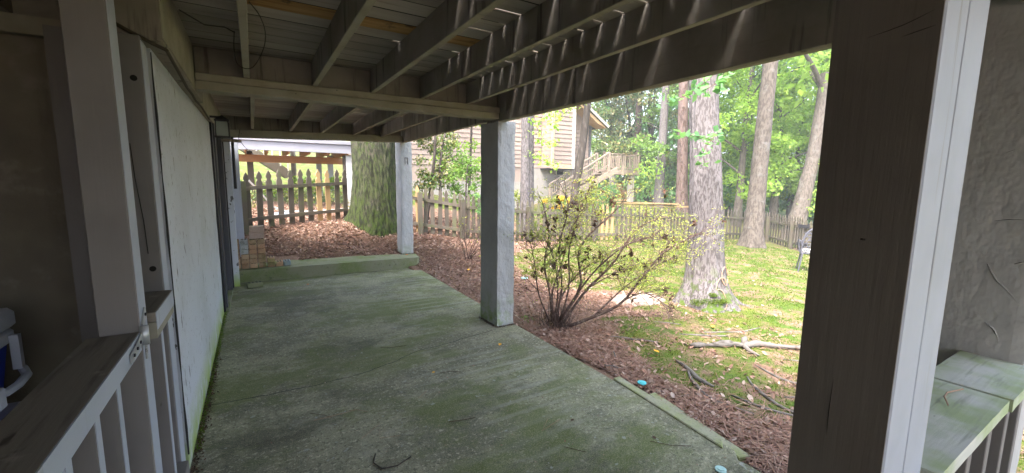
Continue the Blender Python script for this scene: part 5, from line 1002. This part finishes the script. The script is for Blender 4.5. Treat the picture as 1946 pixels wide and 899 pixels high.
one_leaf(3.28, 2.62, G(3.28, 2.62) + .03, .07, M['yellow_leaf'], 'orange leaf on the moss right of the azalea', 1.5)
one_leaf(4.55, 2.85, G(4.55, 2.85) + .03, .07, M['yellow_leaf'], 'yellow leaf on the moss in front of the oak roots', .5)
one_leaf(1.75, 2.05, 0, .03, M['leaf_dead'], 'tiny dark curled leaf on the middle of the slab', .1)
one_leaf(1.2, 3.2, 0, .03, M['yellow_leaf'], 'small yellow flake on the slab near the short stick', .1)
for lab, pts_, r0, m_ in (('curved bark strip bent like a hook at the bottom of the slab', [(.52, 2.36), (.49, 2.28), (.52, 2.21), (.6, 2.19), (.69, 2.23)], .004, 'dark_bark'), ('crossed brown pine needle pair left of centre on the slab', [(.24, 3.03), (.32, 2.95), (.36, 2.9)], .0016, 'twig'),
                          ('brown pine needle lying across the left part of the slab', [(.25, 2.92), (.4, 2.91), (.52, 2.92), (.58, 2.85)], .0016, 'pale_twig'), ('brown needle on the right middle of the slab', [(1.02, 2.45), (1.12, 2.42), (1.2, 2.41)], .0018, 'twig'),
                          ('short red brown needle right of centre on the slab', [(1.24, 3.16), (1.33, 3.14), (1.4, 3.09)], .0018, 'twig'), ('long straight needle near the bottom right of the slab', [(1.52, 1.85), (1.6, 1.74)], .0016, 'twig'),
                          ('needle lying near the edging timbers', [(2.02, 1.62), (2.1, 1.52), (2.2, 1.46)], .0016, 'twig'), ('forked needle cluster on the right part of the slab', [(1.62, 2.15), (1.5, 2.05), (1.68, 2.1)], .0014, 'pale_twig'),
                          ('straw coloured needle in the middle of the slab', [(.95, 2.85), (1.05, 2.93)], .0014, 'pale_twig'), ('thin forked twig on the lower middle of the slab', [(.48, 2.55), (.62, 2.66), (.58, 2.5), (.7, 2.46)], .0012, 'pale_twig'), ('brown twig with berry near the far middle of the slab', [(.95, 3.95), (1.02, 3.9), (1.18, 3.88)], .0018, 'twig')):
    MB().tube([(x, yy, .004 + .002 * (i % 2)) for i, (x, yy) in enumerate(pts_)], r0, 5).build('twig', M[m_], label=lab, cat='twig')
# crumbs and grit on the slab
C = np.column_stack([rng.uniform(-.38, 2.4, 700), rng.uniform(1.2, 7.4, 700), np.zeros(700)]); C = C[rng.uniform(size=700) < .55]
V, F = flat_leaves(C, .014, tilt=.3); V[:, 2] -= .006; np_mesh('crumbs', V, F, M['litter'], kind='stuff')
# dirt gathered round the feet of the columns
C = []
for (x0, x1, y0, y1, z0) in ((2.2, 2.43, 3.9, 4.32, 0), (2.36, 2.6, 7.89, 8.25, .19)):
    for k in range(420):
        t_ = rng.uniform(); e_ = abs(rng.normal()) * .012
        C.append([(x0 + (x1 - x0) * t_, y0 - e_, z0), (x0 - e_, y0 + (y1 - y0) * t_, z0)][k % 2])
V, F = flat_leaves(np.array(C), .012); V[:, 2] -= .004; np_mesh('foot_dirt', V, F, M['leaf_dead'], kind='stuff')
# strip of dirt and litter where wall and slab meet
C = np.column_stack([-.385 + np.abs(rng.normal(size=1400)) * .02, rng.uniform(2.65, 4.6, 1400), np.zeros(1400)])
V, F = flat_leaves(C, .016); V[:, 2] -= .006; np_mesh('dirt', V, F, M['leaf_dead'], kind='stuff')
o = crown('wall_moss', np.column_stack([-.383 + np.abs(rng.normal(size=2500)) * .012, rng.uniform(2.9, 7.3, 2500), np.abs(rng.normal(size=2500)) * .01]), .012, M['grass'], kind='stuff')

# metal chair
ch = thing('metal_chair', 'grey lattice backed metal garden chair partly hidden by the near post', 'chair', (10.3, 4.5, -.3))
cx, cy, cz = 10.55, 4.36, G(10.55, 4.36)
rv = Vector((.5, -.85, 0)).normalized(); fv = Vector((.85, .5, 0)).normalized()       # chair faces away to the right
def cp(a, b, z): return Vector((cx, cy, cz)) + rv * a + fv * b + Vector((0, 0, z))
for a, b in ((-.26, -.28), (.22, -.28), (-.24, .25), (.22, .25)):
    part(MB().tube([cp(a * .95, b * .5 - .12 * (b < 0), .43), cp(a * 1.15, b * 1.0, 0)], [.02, .014], 8), 'leg', M['chair'], ch)
part(MB().tube([cp(-.26, -.22, .43), cp(.22, -.22, .43), cp(.24, .26, .43), cp(-.26, .26, .43), cp(-.26, -.22, .43)], .02, 8), 'seat_frame', M['chair'], ch)
part(MB().bar(cp(0, -.22, .46), cp(0, .24, .46), .46, .05), 'cushion', M['cushion'], ch, bevel=.02)
arch = [cp(.27 * math.cos(a), -.25 - .05 * math.sin(a), .43 + .58 * max(0, math.sin(a)) ** .6) for a in np.linspace(0, math.pi, 17)]
part(MB().tube(arch, .019, 8), 'back_frame', M['chair'], ch)
for k in range(5):
    for sgn in (1, -1):
        u0 = -.2 + k * .1; part(MB().tube([cp(u0, -.27, .45), cp(u0 + sgn * .1, -.28, .68), cp(u0 - sgn * .05, -.29, .9)], .008, 5), 'lattice_bar', M['chair'], ch)
for k in range(6): part(MB().tube([cp(-.23, -.275, .5 + k * .075), cp(0, -.30, .52 + k * .075), cp(.23, -.275, .5 + k * .075)], .008, 5), 'lattice_bar', M['chair'], ch)
for sg in (-1, 1): part(MB().tube([cp(.25 * sg, -.26, .66), cp(.30 * sg, -.05, .70), cp(.30 * sg, .18, .67), cp(.25 * sg, .24, .44)], .016, 7), 'armrest', M['chair'], ch)

# thin haze added to lift and pale the background
hm = bpy.data.materials.new('added_haze'); hm.use_nodes = True; hn = hm.node_tree; hn.nodes.remove(hn.nodes['Principled BSDF'])
pv = hn.nodes.new('ShaderNodeVolumePrincipled'); pv.inputs['Density'].default_value = .0035; pv.inputs['Color'].default_value = (.93, .97, 1, 1); pv.inputs['Anisotropy'].default_value = .2
hn.links.new(pv.outputs[0], hn.nodes['Material Output'].inputs['Volume'])
MB().box((-300, -300, -16), (300, 300, 22)).build('haze', hm, kind='stuff')
